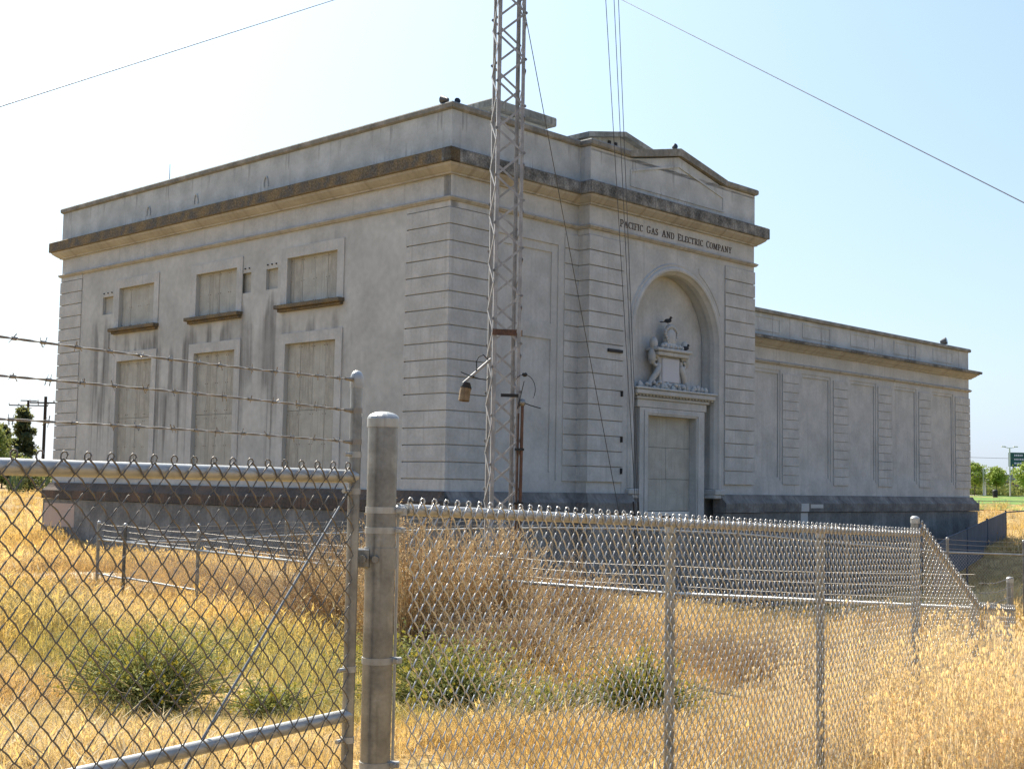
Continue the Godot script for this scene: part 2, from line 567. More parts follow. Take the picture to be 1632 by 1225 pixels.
func side_window(root: Node3D, b0: float, b1: float, y0: float, y1: float, sill: bool, rows: int) -> void:
	var w := group_node("window", root)
	var mb := MB.new()
	var fy0 := y0 if not sill else y0 + 0.002
	holed(mb, R(b0 - 0.36, fy0, b1 + 0.36, y1 + 0.37), [R(b0, fy0 - 0.1, b1, y1)], -0.04, 0.0, true)
	build(mb, "surround", M.concrete, w)
	var nb := 4
	var bw := (b1 - b0) / nb
	for k in nb:
		for r in rows:
			var hy := (y1 - y0) / rows
			var off := rng.randf_range(0.0, 0.012)
			boxpart("board", Vector3(0.17 + off, y0 + r * hy + 0.006, -(b0 + (k + 1) * bw) + 0.005), Vector3(0.33, y0 + (r + 1) * hy - 0.006, -(b0 + k * bw) - 0.005), M.board if rng.randf() < 0.6 else M.board_worn, w, 0.004)
			var sc := MB.new()
			for e in 6:
				var yy := y0 + r * hy + hy * (0.06 + 0.88 * (e / 2) / 2.0)
				var zz := -(b0 + (k + (0.1 if e % 2 == 0 else 0.9)) * bw)
				sc.tube([Vector3(0.18, yy, zz), Vector3(0.163, yy, zz)], 0.014, 0.014, 6)
			tag(build(sc, "screws", M.rust, w), "", "", "", "stuff")
	if sill:
		mb = MB.new()
		mb.box(Vector3(-0.22, y0 - 0.14, -(b1 + 0.48)), Vector3(0.3, y0, -(b0 - 0.40)), 0.02)
		mb.box(Vector3(-0.10, y0 - 0.24, -(b1 + 0.42)), Vector3(0.2, y0 - 0.142, -(b0 - 0.34)), 0.02)
		build(mb, "sill", M.lichen, w)

func make_building() -> void:
	var root := base("substation_building", CORNER, TURN)
	tag(root, "grey concrete substation with arched portico, boarded windows and a low wing", "building")
	var D := 25.2      # depth of the main block
	var PX0 := 6.15
	var PX1 := 16.35
	var WX := 37.0
	# cores
	var mb := MB.new()
	mb.box(Vector3(0.36, -4.6, -D + 0.14), Vector3(PX1 - 0.14, 11.95, -0.36))
	mb.box(Vector3(0.13, -4.6, -D + 0.14), Vector3(0.5, 0.3, -0.13))
	build(mb, "main_block", M.concrete, root)
	boxpart("wing_block", Vector3(PX1 - 0.1, -4.6, -15.0), Vector3(WX - 0.1, 7.4, -0.14), M.concrete, root)
	# ---- side wall field with window openings
	var wins := [[5.55, 8.38], [11.5, 14.22], [17.3, 20.02]]
	var vents := [[8.97, 9.69], [10.63, 11.35], [20.57, 21.42]]
	var holes := []
	for w in wins:
		holes.append(R(w[0], 6.48, w[1], 8.16))
		holes.append(R(w[0], 0.36, w[1], 5.09))
	for q in vents:
		holes.append(R(q[0], 7.15, q[1], 7.9))
	mb = MB.new()
	mb.use_uv = true
	holed(mb, R(2.05, 0.0, 23.25, 9.15), holes, -0.36, -0.04, true, R(2.0, 0.0, 23.4, 9.15))
	var sm := StandardMaterial3D.new()
	sm.albedo_texture = side_texture()
	sm.roughness = 0.93
	build(mb, "side_wall", sm, root)
	mb = MB.new()
	holed(mb, R(0.02, 8.9, 25.18, 9.97), [], -0.36, -0.06, true)
	holed(mb, R(0.06, 9.97, 25.14, 10.4), [], -0.36, -0.06, true)
	build(mb, "frieze", M.concrete, root)
	for w in wins:
		side_window(root, w[0], w[1], 6.48, 8.16, true, 1)
		side_window(root, w[0], w[1], 0.36, 5.09, false, 2)
	for q in vents:
		var vn := group_node("vent_opening", root)
		boxpart("board", Vector3(0.17, 7.15, -q[1] + 0.01), Vector3(0.3, 7.9, -q[0] - 0.01), M.board, vn, 0.01)
		for k in 3:
			var pl := MB.new()
			var bb: float = lerpf(q[0] + 0.1, q[1] - 0.1, k / 2.0)
			pl.tube([Vector3(0.06, 8.05, -bb), Vector3(-0.0, 8.05, -bb)], 0.03, 0.03, 6)
			build(pl, "bolt", M.dark, vn)
	# bolts and rings on the parapet side
	for b in [9.8, 14.4, 17.9]:
		var rg := MB.new()
		var pts := []
		for k in 9:
			var an := PI * k / 8.0
			pts.append(Vector3(-0.03, 10.95 + sin(an) * 0.38, -b - cos(an) * 0.13))
		rg.tube(pts, 0.022, 0.022, 5)
		build(rg, "parapet_ring", M.parapet, root)
	# ---- quoin courses of the main block
	var P := 0.531
	var Y0 := 0.40
	for k in 16:
		var ya := Y0 + k * P + 0.016
		var yb := Y0 + (k + 1) * P - 0.016
		boxpart("quoin_block", Vector3(0.0, ya, -2.05), Vector3(1.9, yb, 0.0), M.block, root, 0.008)
		boxpart("quoin_block", Vector3(0.0, ya, -25.2), Vector3(1.9, yb, -23.25), M.block, root, 0.008)
		boxpart("quoin_block", Vector3(5.45, ya, -0.5), Vector3(PX0 + 0.02, yb, 0.0), M.block, root, 0.008)
		boxpart("quoin_block", Vector3(PX0, ya, -0.4), Vector3(8.06, yb, 0.5), M.block, root, 0.008)
		boxpart("quoin_block", Vector3(14.3, ya, -0.4), Vector3(PX1, yb, 0.5), M.block, root, 0.008)
	mb = MB.new()
	mb.box(Vector3(0.02, 0.0, -2.05), Vector3(1.88, Y0 - 0.012, -0.02))
	mb.box(Vector3(0.07, Y0 - 0.012, -2.0), Vector3(1.84, 9.15, -0.07))
	mb.box(Vector3(0.02, 8.91, -2.04), Vector3(1.88, 9.14, -0.02))
	build(mb, "corner_backing", M.concrete, root)
	mb = MB.new()
	mb.box(Vector3(0.02, 0.0, -25.18), Vector3(1.88, Y0 - 0.012, -23.25))
	mb.box(Vector3(0.07, Y0 - 0.012, -25.13), Vector3(1.84, 9.15, -23.3))
	mb.box(Vector3(0.02, 8.91, -25.17), Vector3(0.4, 9.14, -23.26))
	build(mb, "corner_backing", M.concrete, root)
	# ---- front, left bay with nested panels
	mb = MB.new()
	holed(mb, R(1.9, 0.0, 5.47, 10.4), [R(2.22, 0.42, 5.16, 8.42)], -0.36, -0.04, false)
	holed(mb, R(5.47, 0.0, PX0 + 0.1, 10.4), [], -0.36, -0.055, false)
	holed(mb, R(0.06, 9.1, 1.9, 10.4), [], -0.36, -0.045, false)
	build(mb, "front_wall", M.concrete, root)
	mb = MB.new()
	holed(mb, R(2.22, 0.42, 5.16, 8.42), [R(2.52, 0.70, 4.86, 5.17), R(2.52, 5.70, 4.86, 8.13)], -0.36, -0.085, false)
	build(mb, "panel_frame", M.concrete, root)
	boxpart("panel", Vector3(2.5, 0.69, -0.36), Vector3(4.88, 5.18, -0.125), M.concrete, root)
	boxpart("panel", Vector3(2.5, 5.69, -0.36), Vector3(4.88, 8.14, -0.125), M.concrete, root)
	# ---- portico: wall with the arch cut out
	var CX := 11.23
	var RI := 2.56
	var SP := 5.63
	var arch := PackedVector2Array()
	arch.append(Vector2(8.06, -0.05)); arch.append(Vector2(8.06, 9.0)); arch.append(Vector2(14.3, 9.0)); arch.append(Vector2(14.3, -0.05)); arch.append(Vector2(CX + RI, -0.05))
	for k in 33:
		var an := PI * k / 32.0
		arch.append(Vector2(CX + cos(an) * RI, SP + sin(an) * RI))
	arch.append(Vector2(CX - RI, -0.05))
	mb = MB.new()
	mb.extrude(arch, -0.3, 0.44)
	mb.box(Vector3(PX0 + 0.05, 0.0, -0.36), Vector3(8.07, 9.0, 0.42))
	mb.box(Vector3(14.29, 0.0, -0.36), Vector3(PX1 - 0.05, 9.0, 0.42))
	mb.box(Vector3(PX0 + 0.02, 8.9, -0.36), Vector3(PX1 - 0.02, 10.45, 0.45))
	mb.box(Vector3(PX0 + 0.01, 10.4, -0.36), Vector3(PX1 - 0.01, 11.98, 0.47))
	build(mb, "portico_wall", M.concrete, root)
	# spandrel panels beside the arch: raised borders
	for sgn in [-1.0, 1.0]:
		var sp := PackedVector2Array()
		sp.append(Vector2(CX + sgn * 2.86, 6.9)); sp.append(Vector2(CX + sgn * 2.86, 8.55)); sp.append(Vector2(CX + sgn * 1.35, 8.55))
		for k in 7:
			var an: float = lerpf(1.10, 0.42, k / 6.0)
			sp.append(Vector2(CX + sgn * cos(an) * 3.02, SP + sin(an) * 3.02))
		mb = MB.new()
		mb.extrude(sp, 0.42, 0.462)
		build(mb, "spandrel_panel", M.concrete, root)
	# arch moulding swept round
	mb = MB.new()
	var prof := [[0.02, 0.46], [0.05, 0.53], [0.12, 0.55], [0.19, 0.53], [0.23, 0.48], [0.30, 0.50], [0.34, 0.43]]
	var stations := []
	stations.append([Vector2(CX + RI, 0.22), Vector2(1, 0)])
	for k in 41:
		var an := PI * k / 40.0
		stations.append([Vector2(CX + cos(an) * RI, SP + sin(an) * RI), Vector2(cos(an), sin(an))])
	stations.append([Vector2(CX - RI, 0.22), Vector2(-1, 0)])
	for k in stations.size() - 1:
		for j in prof.size() - 1:
			var q := []
			for e in [[k, j], [k + 1, j], [k + 1, j + 1], [k, j + 1]]:
				var s0: Array = stations[e[0]]
				var pp: Vector2 = s0[0] + s0[1] * prof[e[1]][0]
				q.append(Vector3(pp.x, pp.y, prof[e[1]][1]))
			mb.poly(q, Vector3(0, 0, 1))
	# reveal: a hollow cove on the inner face
	var cove := [[0.02, 0.46], [-0.06, 0.36], [-0.09, 0.2], [-0.06, 0.05], [-0.06, -0.2]]
	for k in stations.size() - 1:
		for j in cove.size() - 1:
			var q := []
			for e in [[k, j], [k + 1, j], [k + 1, j + 1], [k, j + 1]]:
				var s0: Array = stations[e[0]]
				var pp: Vector2 = s0[0] + s0[1] * cove[e[1]][0]
				q.append(Vector3(pp.x, pp.y, cove[e[1]][1]))
			var s1: Array = stations[k]
			mb.poly(q, Vector3(-s1[1].x, -s1[1].y, 0.2))
	build(mb, "arch_moulding", M.concrete, root)
	# niche back, split into slabs of render with fine joints
	boxpart("niche_back", Vector3(CX - RI - 0.05, -3.2, -0.34), Vector3(CX + RI + 0.05, SP + RI + 0.05, -0.22), M.concrete, root)
	# door surround, hood, boarded door
	var dr := group_node("door_surround", root)
	mb = MB.new()
	holed(mb, R(CX - 1.98, -3.2, CX + 1.98, 3.12), [R(CX - 1.48, -3.3, CX + 1.48, 2.86)], -0.22, 0.30, false)
	build(mb, "architrave", M.concrete, dr)
	mb = MB.new()
	holed(mb, R(CX - 1.72, -3.2, CX + 1.72, 3.02), [R(CX - 1.55, -3.3, CX + 1.55, 2.93)], 0.29, 0.335, false)
	build(mb, "fillet", M.concrete, dr)
	mb = MB.new()
	mb.box(Vector3(CX - 2.12, 3.13, -0.22), Vector3(CX + 2.12, 3.42, 0.30), 0.02)
	mb.box(Vector3(CX - 2.22, 3.42, -0.22), Vector3(CX + 2.22, 3.52, 0.37), 0.02)
	mb.box(Vector3(CX - 2.42, 3.58, -0.22), Vector3(CX + 2.42, 3.76, 0.52), 0.03)
	mb.box(Vector3(CX - 2.48, 3.762, -0.22), Vector3(CX + 2.48, 3.84, 0.57), 0.02)
	build(mb, "hood", M.concrete, dr)
	for k in 24:
		var xx := CX - 2.3 + k * 0.2
		boxpart("dentil", Vector3(xx - 0.05, 3.53, 0.2), Vector3(xx + 0.05, 3.583, 0.42), M.concrete, dr)
	for r in 3:
		for k in 2:
			boxpart("door_board", Vector3(CX - 1.48 + k * 1.48 + 0.006, -0.6 + r * 1.16 + 0.006, -0.2), Vector3(CX - 1.48 + (k + 1) * 1.48 - 0.006, -0.6 + (r + 1) * 1.16 - 0.006, -0.02 - 0.006 * ((r + k) % 2)), M.board, dr, 0.004)
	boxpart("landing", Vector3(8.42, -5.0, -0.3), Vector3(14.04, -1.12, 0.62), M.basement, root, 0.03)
	boxpart("kick_board", Vector3(CX - 1.46, -1.1, -0.2), Vector3(CX + 1.46, -0.62, 0.02), M.white, dr, 0.01)
	boxpart("door_vent", Vector3(CX - 0.5, -1.05, -0.1), Vector3(CX + 0.25, -0.78, 0.04), M.dark, dr)
	# jamb plinth blocks at the foot of the arch
	for sgn in [-1.0, 1.0]:
		mb = MB.new()
		var x0: float = CX + sgn * 2.3
		var x1: float = CX + sgn * 2.95
		mb.box(Vector3(min(x0, x1), 0.0, -0.2), Vector3(max(x0, x1), 0.2, 0.62), 0.03)
		mb.box(Vector3(min(x0, x1 - sgn * 0.1), -0.14, -0.2), Vector3(max(x0, x1 - sgn * 0.1), 0.0, 0.58), 0.03)
		build(mb, "arch_foot", M.concrete, root)
	# ---- sculpture over the door
	var or_ := group_node("cartouche", root)
	boxpart("plaque", Vector3(CX - 0.52, 4.12, 0.05), Vector3(CX + 0.52, 5.02, 0.20), M.plaque, or_, 0.03)
	mb = MB.new()
	mb.box(Vector3(CX - 0.95, 5.08, -0.22), Vector3(CX + 0.95, 5.24, 0.34), 0.03)
	mb.box(Vector3(CX - 1.06, 5.242, -0.22), Vector3(CX + 1.06, 5.36, 0.42), 0.03)
	mb.box(Vector3(CX - 0.9, 3.845, -0.22), Vector3(CX + 0.9, 4.1, 0.24), 0.03)
	mb.box(Vector3(CX - 0.62, 4.05, -0.22), Vector3(CX + 0.62, 5.08, 0.14), 0.03)
	build(mb, "tabernacle", M.concrete, or_)
	for sgn in [-1.0, 1.0]:
		mb = MB.new()
		var pts := []
		for k in 22:
			var an := 0.4 * k
			var rr := 0.26 - 0.010 * k
			pts.append(Vector3(CX + sgn * (0.86 + cos(an) * rr), 4.86 + sin(an) * rr, 0.12))
		mb.tube(pts, 0.09, 0.05, 7)
		pts = []
		for k in 12:
			var t := k / 11.0
			pts.append(Vector3(CX + sgn * (0.66 + 0.10 * sin(t * PI) + 0.55 * t * t), 4.75 - 0.85 * t, 0.10 + 0.05 * sin(t * 6.0)))
		mb.tube(pts, 0.13, 0.10, 7)
		mb.blob(Vector3(CX + sgn * 1.05, 5.02, 0.1), Vector3(0.13, 0.3, 0.16))
		mb.blob(Vector3(CX + sgn * 0.95, 5.52, 0.1), Vector3(0.16, 0.24, 0.16))
		build(mb, "scroll", M.concrete, or_)
	mb = MB.new()
	for k in 80:
		var t := rng.randf_range(-1.0, 1.0)
		var hh := 0.10 + 0.32 * pow(1.0 - absf(t), 1.5) * (1.0 if absf(t) > 0.35 else 0.35)
		mb.blob(Vector3(CX + t * 2.15, 3.86 + rng.randf() * hh, 0.08 + rng.randf() * 0.24), Vector3(rng.randf_range(0.05, 0.12), rng.randf_range(0.06, 0.15), rng.randf_range(0.05, 0.1)), 7, 5)
	build(mb, "acanthus", M.concrete, or_)
	mb = MB.new()
	mb.blob(Vector3(CX, 5.78, 0.1), Vector3(0.30, 0.40, 0.2), 10, 7)
	mb.blob(Vector3(CX, 5.50, 0.1), Vector3(0.5, 0.16, 0.2), 10, 5)
	for k in 24:
		var an := TAU * k / 24.0
		mb.blob(Vector3(CX + cos(an) * 0.32 * (1.0 + 0.25 * sin(an * 3.0)), 5.82 + sin(an) * 0.40, 0.2), Vector3(0.06, 0.07, 0.06), 6, 4)
	for k in 9:
		mb.blob(Vector3(CX - 0.6 + k * 0.15, 5.44 + 0.04 * (k % 2), 0.24), Vector3(0.08, 0.09, 0.08), 6, 4)
	mb.blob(Vector3(CX, 6.18, 0.1), Vector3(0.16, 0.14, 0.14), 8, 5)
	build(mb, "crest", M.concrete, or_)
	# ---- gable of the portico parapet
	var gz := 0.47
	mb = MB.new()
	mb.extrude(PackedVector2Array([Vector2(PX0 + 0.02, 11.9), Vector2(8.25, 11.9), Vector2(CX, 12.56), Vector2(14.27, 11.9), Vector2(PX1 - 0.02, 11.9), Vector2(PX1 - 0.02, 11.8), Vector2(PX0 + 0.02, 11.8)]), -0.1, gz)
	build(mb, "gable_wall", M.parapet, root)
	# raised border round the gable panel
	mb = MB.new()
	var pb := [Vector2(8.34, 10.95), Vector2(8.34, 11.55), Vector2(CX, 12.26), Vector2(14.16, 11.55), Vector2(14.16, 10.95)]
	var pin := [Vector2(8.42, 11.03), Vector2(8.42, 11.49), Vector2(CX, 12.17), Vector2(14.08, 11.49), Vector2(14.08, 11.03)]
	for k in 5:
		var a: Vector2 = pb[k]
		var b: Vector2 = pb[(k + 1) % 5]
		var c: Vector2 = pin[(k + 1) % 5]
		var d: Vector2 = pin[k]
		mb.extrude(PackedVector2Array([a, b, c, d]), 0.44, 0.505)
	build(mb, "gable_border", M.parapet, root)
	boxpart("parapet_front", Vector3(PX0 + 0.03, 10.5, 0.3), Vector3(PX1 - 0.03, 11.85, 0.475), M.parapet, root)
	# ---- swept mouldings round the main block
	var path := [Vector2(PX1, -D), Vector2(0, -D), Vector2(0, 0), Vector2(PX0, 0), Vector2(PX0, 0.5), Vector2(PX1, 0.5), Vector2(PX1, -D)]
	mb = MB.new()
	mb.sweep([Vector2(-0.4, 10.6), Vector2(0.0, 10.6), Vector2(0.0, 11.99), Vector2(-0.4, 11.99)], [Vector2(PX1, -D), Vector2(0, -D), Vector2(0, 0), Vector2(PX0 + 0.1, 0)])
	mb.sweep([Vector2(-0.4, 10.6), Vector2(0.0, 10.6), Vector2(0.0, 11.99), Vector2(-0.4, 11.99)], [Vector2(PX1, 0.4), Vector2(PX1, -D)])
	build(mb, "parapet", M.parapet, root)
	var cop := [Vector2(-0.45, 11.99), Vector2(0.03, 11.99), Vector2(0.09, 12.04), Vector2(0.10, 12.17), Vector2(0.06, 12.22), Vector2(-0.45, 12.22)]
	mb = MB.new()
	mb.sweep(cop, [Vector2(PX1, -D), Vector2(0, -D), Vector2(0, 0), Vector2(PX0, 0), Vector2(PX0, 0.5), Vector2(8.25, 0.5)])
	mb.sweep(cop, [Vector2(14.27, 0.5), Vector2(PX1, 0.5), Vector2(PX1, -D)])
	mb.extrude(PackedVector2Array([Vector2(8.25, 11.99), Vector2(8.25, 12.22), Vector2(CX, 12.88), Vector2(14.27, 12.22), Vector2(14.27, 11.99), Vector2(CX, 12.6)]), -0.05, 0.59)
	build(mb, "coping", M.coping, root)
	# dark cornice band with lichen on the side, stained band on the front
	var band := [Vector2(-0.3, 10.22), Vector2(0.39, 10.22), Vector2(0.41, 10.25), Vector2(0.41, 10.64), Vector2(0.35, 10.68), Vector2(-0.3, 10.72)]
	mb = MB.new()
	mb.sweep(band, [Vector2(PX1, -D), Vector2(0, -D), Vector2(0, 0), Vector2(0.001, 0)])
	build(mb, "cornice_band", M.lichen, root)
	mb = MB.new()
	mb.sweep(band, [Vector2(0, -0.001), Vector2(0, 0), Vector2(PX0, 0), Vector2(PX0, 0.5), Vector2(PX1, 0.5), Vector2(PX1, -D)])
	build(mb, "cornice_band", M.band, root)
	mb = MB.new()
	mb.sweep([Vector2(-0.3, 9.93), Vector2(0.05, 9.93), Vector2(0.07, 9.98), Vector2(0.12, 10.0), Vector2(0.20, 10.06), Vector2(0.30, 10.14), Vector2(0.34, 10.215), Vector2(-0.3, 10.215)], path)
	build(mb, "cornice_moulding", M.ochre, root)
	mb = MB.new()
	mb.sweep([Vector2(-0.3, 9.10), Vector2(0.03, 9.10), Vector2(0.05, 9.13), Vector2(0.09, 9.17), Vector2(0.09, 9.21), Vector2(0.0, 9.25), Vector2(-0.3, 9.25)], path)
	build(mb, "string_course", M.ochre, root)
	# ---- inscription
	var ins := group_node("inscription", root)
	var words := "PACIFIC GAS AND ELECTRIC COMPANY"
	var font := SystemFont.new()
	font.font_names = PackedStringArray(["Droid Serif"])
	var total := 0.0
	var specs := []
	var first := true
	for ch in words:
		if ch == " ":
			total += 0.30
			first = true
			continue
		var tm := TextMesh.new()
		tm.text = ch
		tm.font = font
		tm.font_size = 64
		tm.pixel_size = 0.0082 if first else 0.0074
		tm.depth = 0.03
		tm.horizontal_alignment = HORIZONTAL_ALIGNMENT_LEFT
		tm.vertical_alignment = VERTICAL_ALIGNMENT_BOTTOM
		var wd := tm.get_aabb().size.x
		specs.append([tm, total])
		total += wd + 0.045
		first = false
	var sc := 6.95 / total
	for s in specs:
		var o := MeshInstance3D.new()
		o.mesh = s[0]
		o.name = "letter"
		o.material_override = M.letter
		ins.add_child(o, true)
		var ab: AABB = (s[0] as TextMesh).get_aabb()
		o.scale = Vector3(sc, sc, 1)
		o.position = Vector3(7.82 + (s[1] - ab.position.x) * sc, 9.42 - ab.position.y * sc, 0.452)
	# ---- low wing on the right
	var piers := [[19.2, 20.5], [23.33, 24.6], [27.33, 28.65], [31.37, 32.63], [35.32, 37.0]]
	var p2 := 0.385
	for pr in piers:
		for k in 12:
			var ya := 0.46 + k * p2 + 0.012
			boxpart("pier_block", Vector3(pr[0], ya, -0.4), Vector3(pr[1], ya + p2 - 0.024, 0.0), M.block, root, 0.007)
	holes = []
	var pans := [[16.8, 18.95], [20.85, 23.0], [24.92, 27.05], [28.98, 31.05], [33.0, 35.02]]
	for q in pans:
		holes.append(R(q[0] - 0.12, 0.62, q[1] + 0.12, 5.18))
	mb = MB.new()
	holed(mb, R(16.4, 0.0, 36.95, 6.3), holes, -0.3, -0.045, false)
	build(mb, "wing_wall", M.concrete, root)
	mb = MB.new()
	for k in pans.size():
		var q: Array = pans[k]
		holed(mb, R(q[0] - 0.12, 0.62, q[1] + 0.12, 5.18), [R(q[0], 0.76, q[1], 5.04)], -0.3, -0.075, false)
	build(mb, "wing_panel_frame", M.concrete, root)
	for q in pans:
		boxpart("wing_panel", Vector3(q[0] - 0.01, 0.75, -0.3), Vector3(q[1] + 0.01, 5.05, -0.12), M.concrete, root)
	var wp := [Vector2(PX1 - 0.1, 0), Vector2(WX, 0), Vector2(WX, -15.0), Vector2(PX1 - 0.1, -15.0)]
	mb = MB.new()
	mb.sweep([Vector2(-0.3, 6.2), Vector2(-0.05, 6.2), Vector2(-0.05, 7.45), Vector2(-0.3, 7.45)], wp)
	build(mb, "wing_parapet", M.parapet, root)
	for q in pans:
		mb = MB.new()
		holed(mb, R(q[0] - 0.05, 6.72, q[1] + 0.1, 7.34), [R(q[0] + 0.02, 6.79, q[1] + 0.03, 7.27)], -0.06, -0.025, false)
		build(mb, "parapet_panel_border", M.parapet, root)
	mb = MB.new()
	mb.sweep([Vector2(-0.4, 7.45), Vector2(0.02, 7.45), Vector2(0.06, 7.49), Vector2(0.06, 7.58), Vector2(0.02, 7.63), Vector2(-0.4, 7.63)], wp)
	build(mb, "wing_coping", M.coping, root)
	mb = MB.new()
	mb.sweep([Vector2(-0.3, 6.06), Vector2(0.05, 6.06), Vector2(0.09, 6.11), Vector2(0.22, 6.19), Vector2(0.30, 6.27), Vector2(0.36, 6.29), Vector2(0.36, 6.335), Vector2(-0.3, 6.335)], wp)
	build(mb, "wing_cornice_moulding", M.ochre, root)
	mb = MB.new()
	mb.sweep([Vector2(-0.3, 6.338), Vector2(0.46, 6.338), Vector2(0.47, 6.45), Vector2(0.40, 6.48), Vector2(0.0, 6.56), Vector2(-0.3, 6.58)], wp)
	build(mb, "wing_cornice", M.band, root)
	mb = MB.new()
	mb.sweep([Vector2(-0.2, 5.40), Vector2(0.02, 5.40), Vector2(0.07, 5.46), Vector2(0.07, 5.50), Vector2(-0.02, 5.55), Vector2(-0.2, 5.55)], wp)
	build(mb, "wing_string_course", M.ochre, root)
	boxpart("wing_end_wall", Vector3(WX - 0.2, -0.1, -14.9), Vector3(WX - 0.02, 6.2, -0.42), M.concrete, root)
	# ---- plinth: flaring water table, band, basement wall
	var full := [Vector2(PX1, -D), Vector2(0, -D), Vector2(0, 0), Vector2(PX0, 0), Vector2(PX0, 0.5), Vector2(8.5, 0.5)]
	var full2 := [Vector2(13.95, 0.5), Vector2(PX1, 0.5), Vector2(PX1, 0), Vector2(WX, 0), Vector2(WX, -15.0)]
	var wt := [Vector2(-0.3, -0.66), Vector2(0.30, -0.66), Vector2(0.30, -0.30), Vector2(0.24, -0.24), Vector2(0.16, -0.16), Vector2(0.10, -0.06), Vector2(0.06, 0.03), Vector2(-0.3, 0.03)]
	mb = MB.new()
	mb.sweep(wt, [Vector2(PX1, -D), Vector2(0, -D), Vector2(0, 0), Vector2(0.001, 0)])
	build(mb, "water_table", M.plinth_rust, root)
	mb = MB.new()
	mb.sweep(wt, [Vector2(0, -0.001), Vector2(0, 0), Vector2(PX0, 0), Vector2(PX0, 0.5), Vector2(8.5, 0.5)])
	mb.sweep(wt, full2)
	build(mb, "water_table", M.plinth, root)
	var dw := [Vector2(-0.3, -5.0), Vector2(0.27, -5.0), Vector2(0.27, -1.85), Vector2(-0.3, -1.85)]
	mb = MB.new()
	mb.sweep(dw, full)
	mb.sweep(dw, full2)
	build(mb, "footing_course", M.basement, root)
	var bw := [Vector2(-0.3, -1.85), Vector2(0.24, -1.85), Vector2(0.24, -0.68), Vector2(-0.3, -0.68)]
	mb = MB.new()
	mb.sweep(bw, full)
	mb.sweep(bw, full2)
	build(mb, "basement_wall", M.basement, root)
	# painted-out patches on the plinth and wing
	mb = MB.new()
	mb.box(Vector3(20.15, -0.64, 0.28), Vector3(20.75, -0.31, 0.306))
	mb.box(Vector3(20.2, 0.04, -0.1), Vector3(20.62, 0.95, -0.04))
	mb.box(Vector3(20.2, -1.6, 0.2), Vector3(20.75, -0.7, 0.245))
	mb.box(Vector3(20.9, -0.5, 0.28), Vector3(21.9, -0.34, 0.305))
	build(mb, "paint_patch", M.patch, root)
	mb = MB.new()
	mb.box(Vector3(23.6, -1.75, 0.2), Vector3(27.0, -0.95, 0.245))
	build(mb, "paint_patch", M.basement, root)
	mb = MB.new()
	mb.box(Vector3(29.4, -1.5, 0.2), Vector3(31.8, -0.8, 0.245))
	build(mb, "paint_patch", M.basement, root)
	mb = MB.new()
	mb.box(Vector3(-0.246, -2.3, -25.3), Vector3(-0.2, -0.85, -22.6))
	build(mb, "paint_patch", M.pink, root)
	# iron clamp on the portico and small fittings
	boxpart("iron_clamp", Vector3(7.15, 4.92, 0.45), Vector3(7.95, 5.03, 0.56), M.dark, root, 0.01)
	for q in [[7.9, 3.4], [7.9, 1.8], [7.9, 0.7]]:
		boxpart("cable_bracket", Vector3(q[0], q[1], 0.48), Vector3(q[0] + 0.06, q[1] + 0.2, 0.58), M.dark, root, 0.01)
	# ---- roof houses
	var rm := group_node("roof_house", root)
	boxpart("wall", Vector3(5.6, 11.9, -9.5), Vector3(8.5, 13.9, -3.8), M.parapet, rm)
	boxpart("roof", Vector3(5.25, 13.9, -9.9), Vector3(8.78, 14.25, -3.45), M.coping, rm, 0.05)
	var rg2 := group_node("roof_gable", root)
	mb = MB.new()
	mb.extrude(PackedVector2Array([Vector2(10.9, 11.9), Vector2(10.9, 14.0), Vector2(12.9, 14.4), Vector2(14.9, 14.0), Vector2(14.9, 11.9)]), -9.0, -3.7)
	build(mb, "wall", M.ochre, rg2)
	mb = MB.new()
	mb.extrude(PackedVector2Array([Vector2(10.6, 13.92), Vector2(10.6, 14.12), Vector2(12.9, 14.58), Vector2(15.2, 14.12), Vector2(15.2, 13.92), Vector2(12.9, 14.38)]), -9.3, -3.4)
	build(mb, "roof", M.coping, rg2)
	for x in [12.1, 12.5]:
		boxpart("louvre_post", Vector3(x, 13.2, -3.72), Vector3(x + 0.12, 14.1, -3.62), M.dark, rg2)
	boxpart("low_curb", Vector3(9.6, 11.9, -9.0), Vector3(10.9, 13.8, -3.9), M.ochre, rg2)
	# thin rods on the parapet edge
	mb = MB.new()
	mb.tube([Vector3(0.1, 12.2, -16.6), Vector3(0.1, 12.9, -16.6)], 0.015, 0.01, 5)
	build(mb, "lightning_rod", M.dark, root)

func local(a: float, y: float, q: float) -> Vector3:
	return CORNER + V * a - U * q + Vector3(0, y, 0)

func floodlight(at: Vector3, turn: float, label: String, sc := 1.0) -> void:
	var o := base("roof_floodlight", at, turn)
	o.scale = Vector3.ONE * sc
	tag(o, label, "floodlight", "floodlights on the roof edge")
	var mb := MB.new()
	mb.tube([Vector3(0, 0, 0), Vector3(0, 0.12, 0)], 0.03, 0.03, 6)
	mb.box(Vector3(-0.13, 0.08, -0.02), Vector3(0.13, 0.11, 0.02))
	build(mb, "bracket", M.lamp_grey, o)
	mb = MB.new()
	mb.tube([Vector3(0, 0.2, -0.22), Vector3(0, 0.22, -0.1), Vector3(0, 0.26, 0.08)], 0.08, 0.19, 10)
	build(mb, "housing", M.lamp_grey, o)
	mb = MB.new()
	mb.tube([Vector3(0, 0.262, 0.083), Vector3(0, 0.266, 0.10)], 0.17, 0.17, 10)
	build(mb, "lens", M.glass, o)

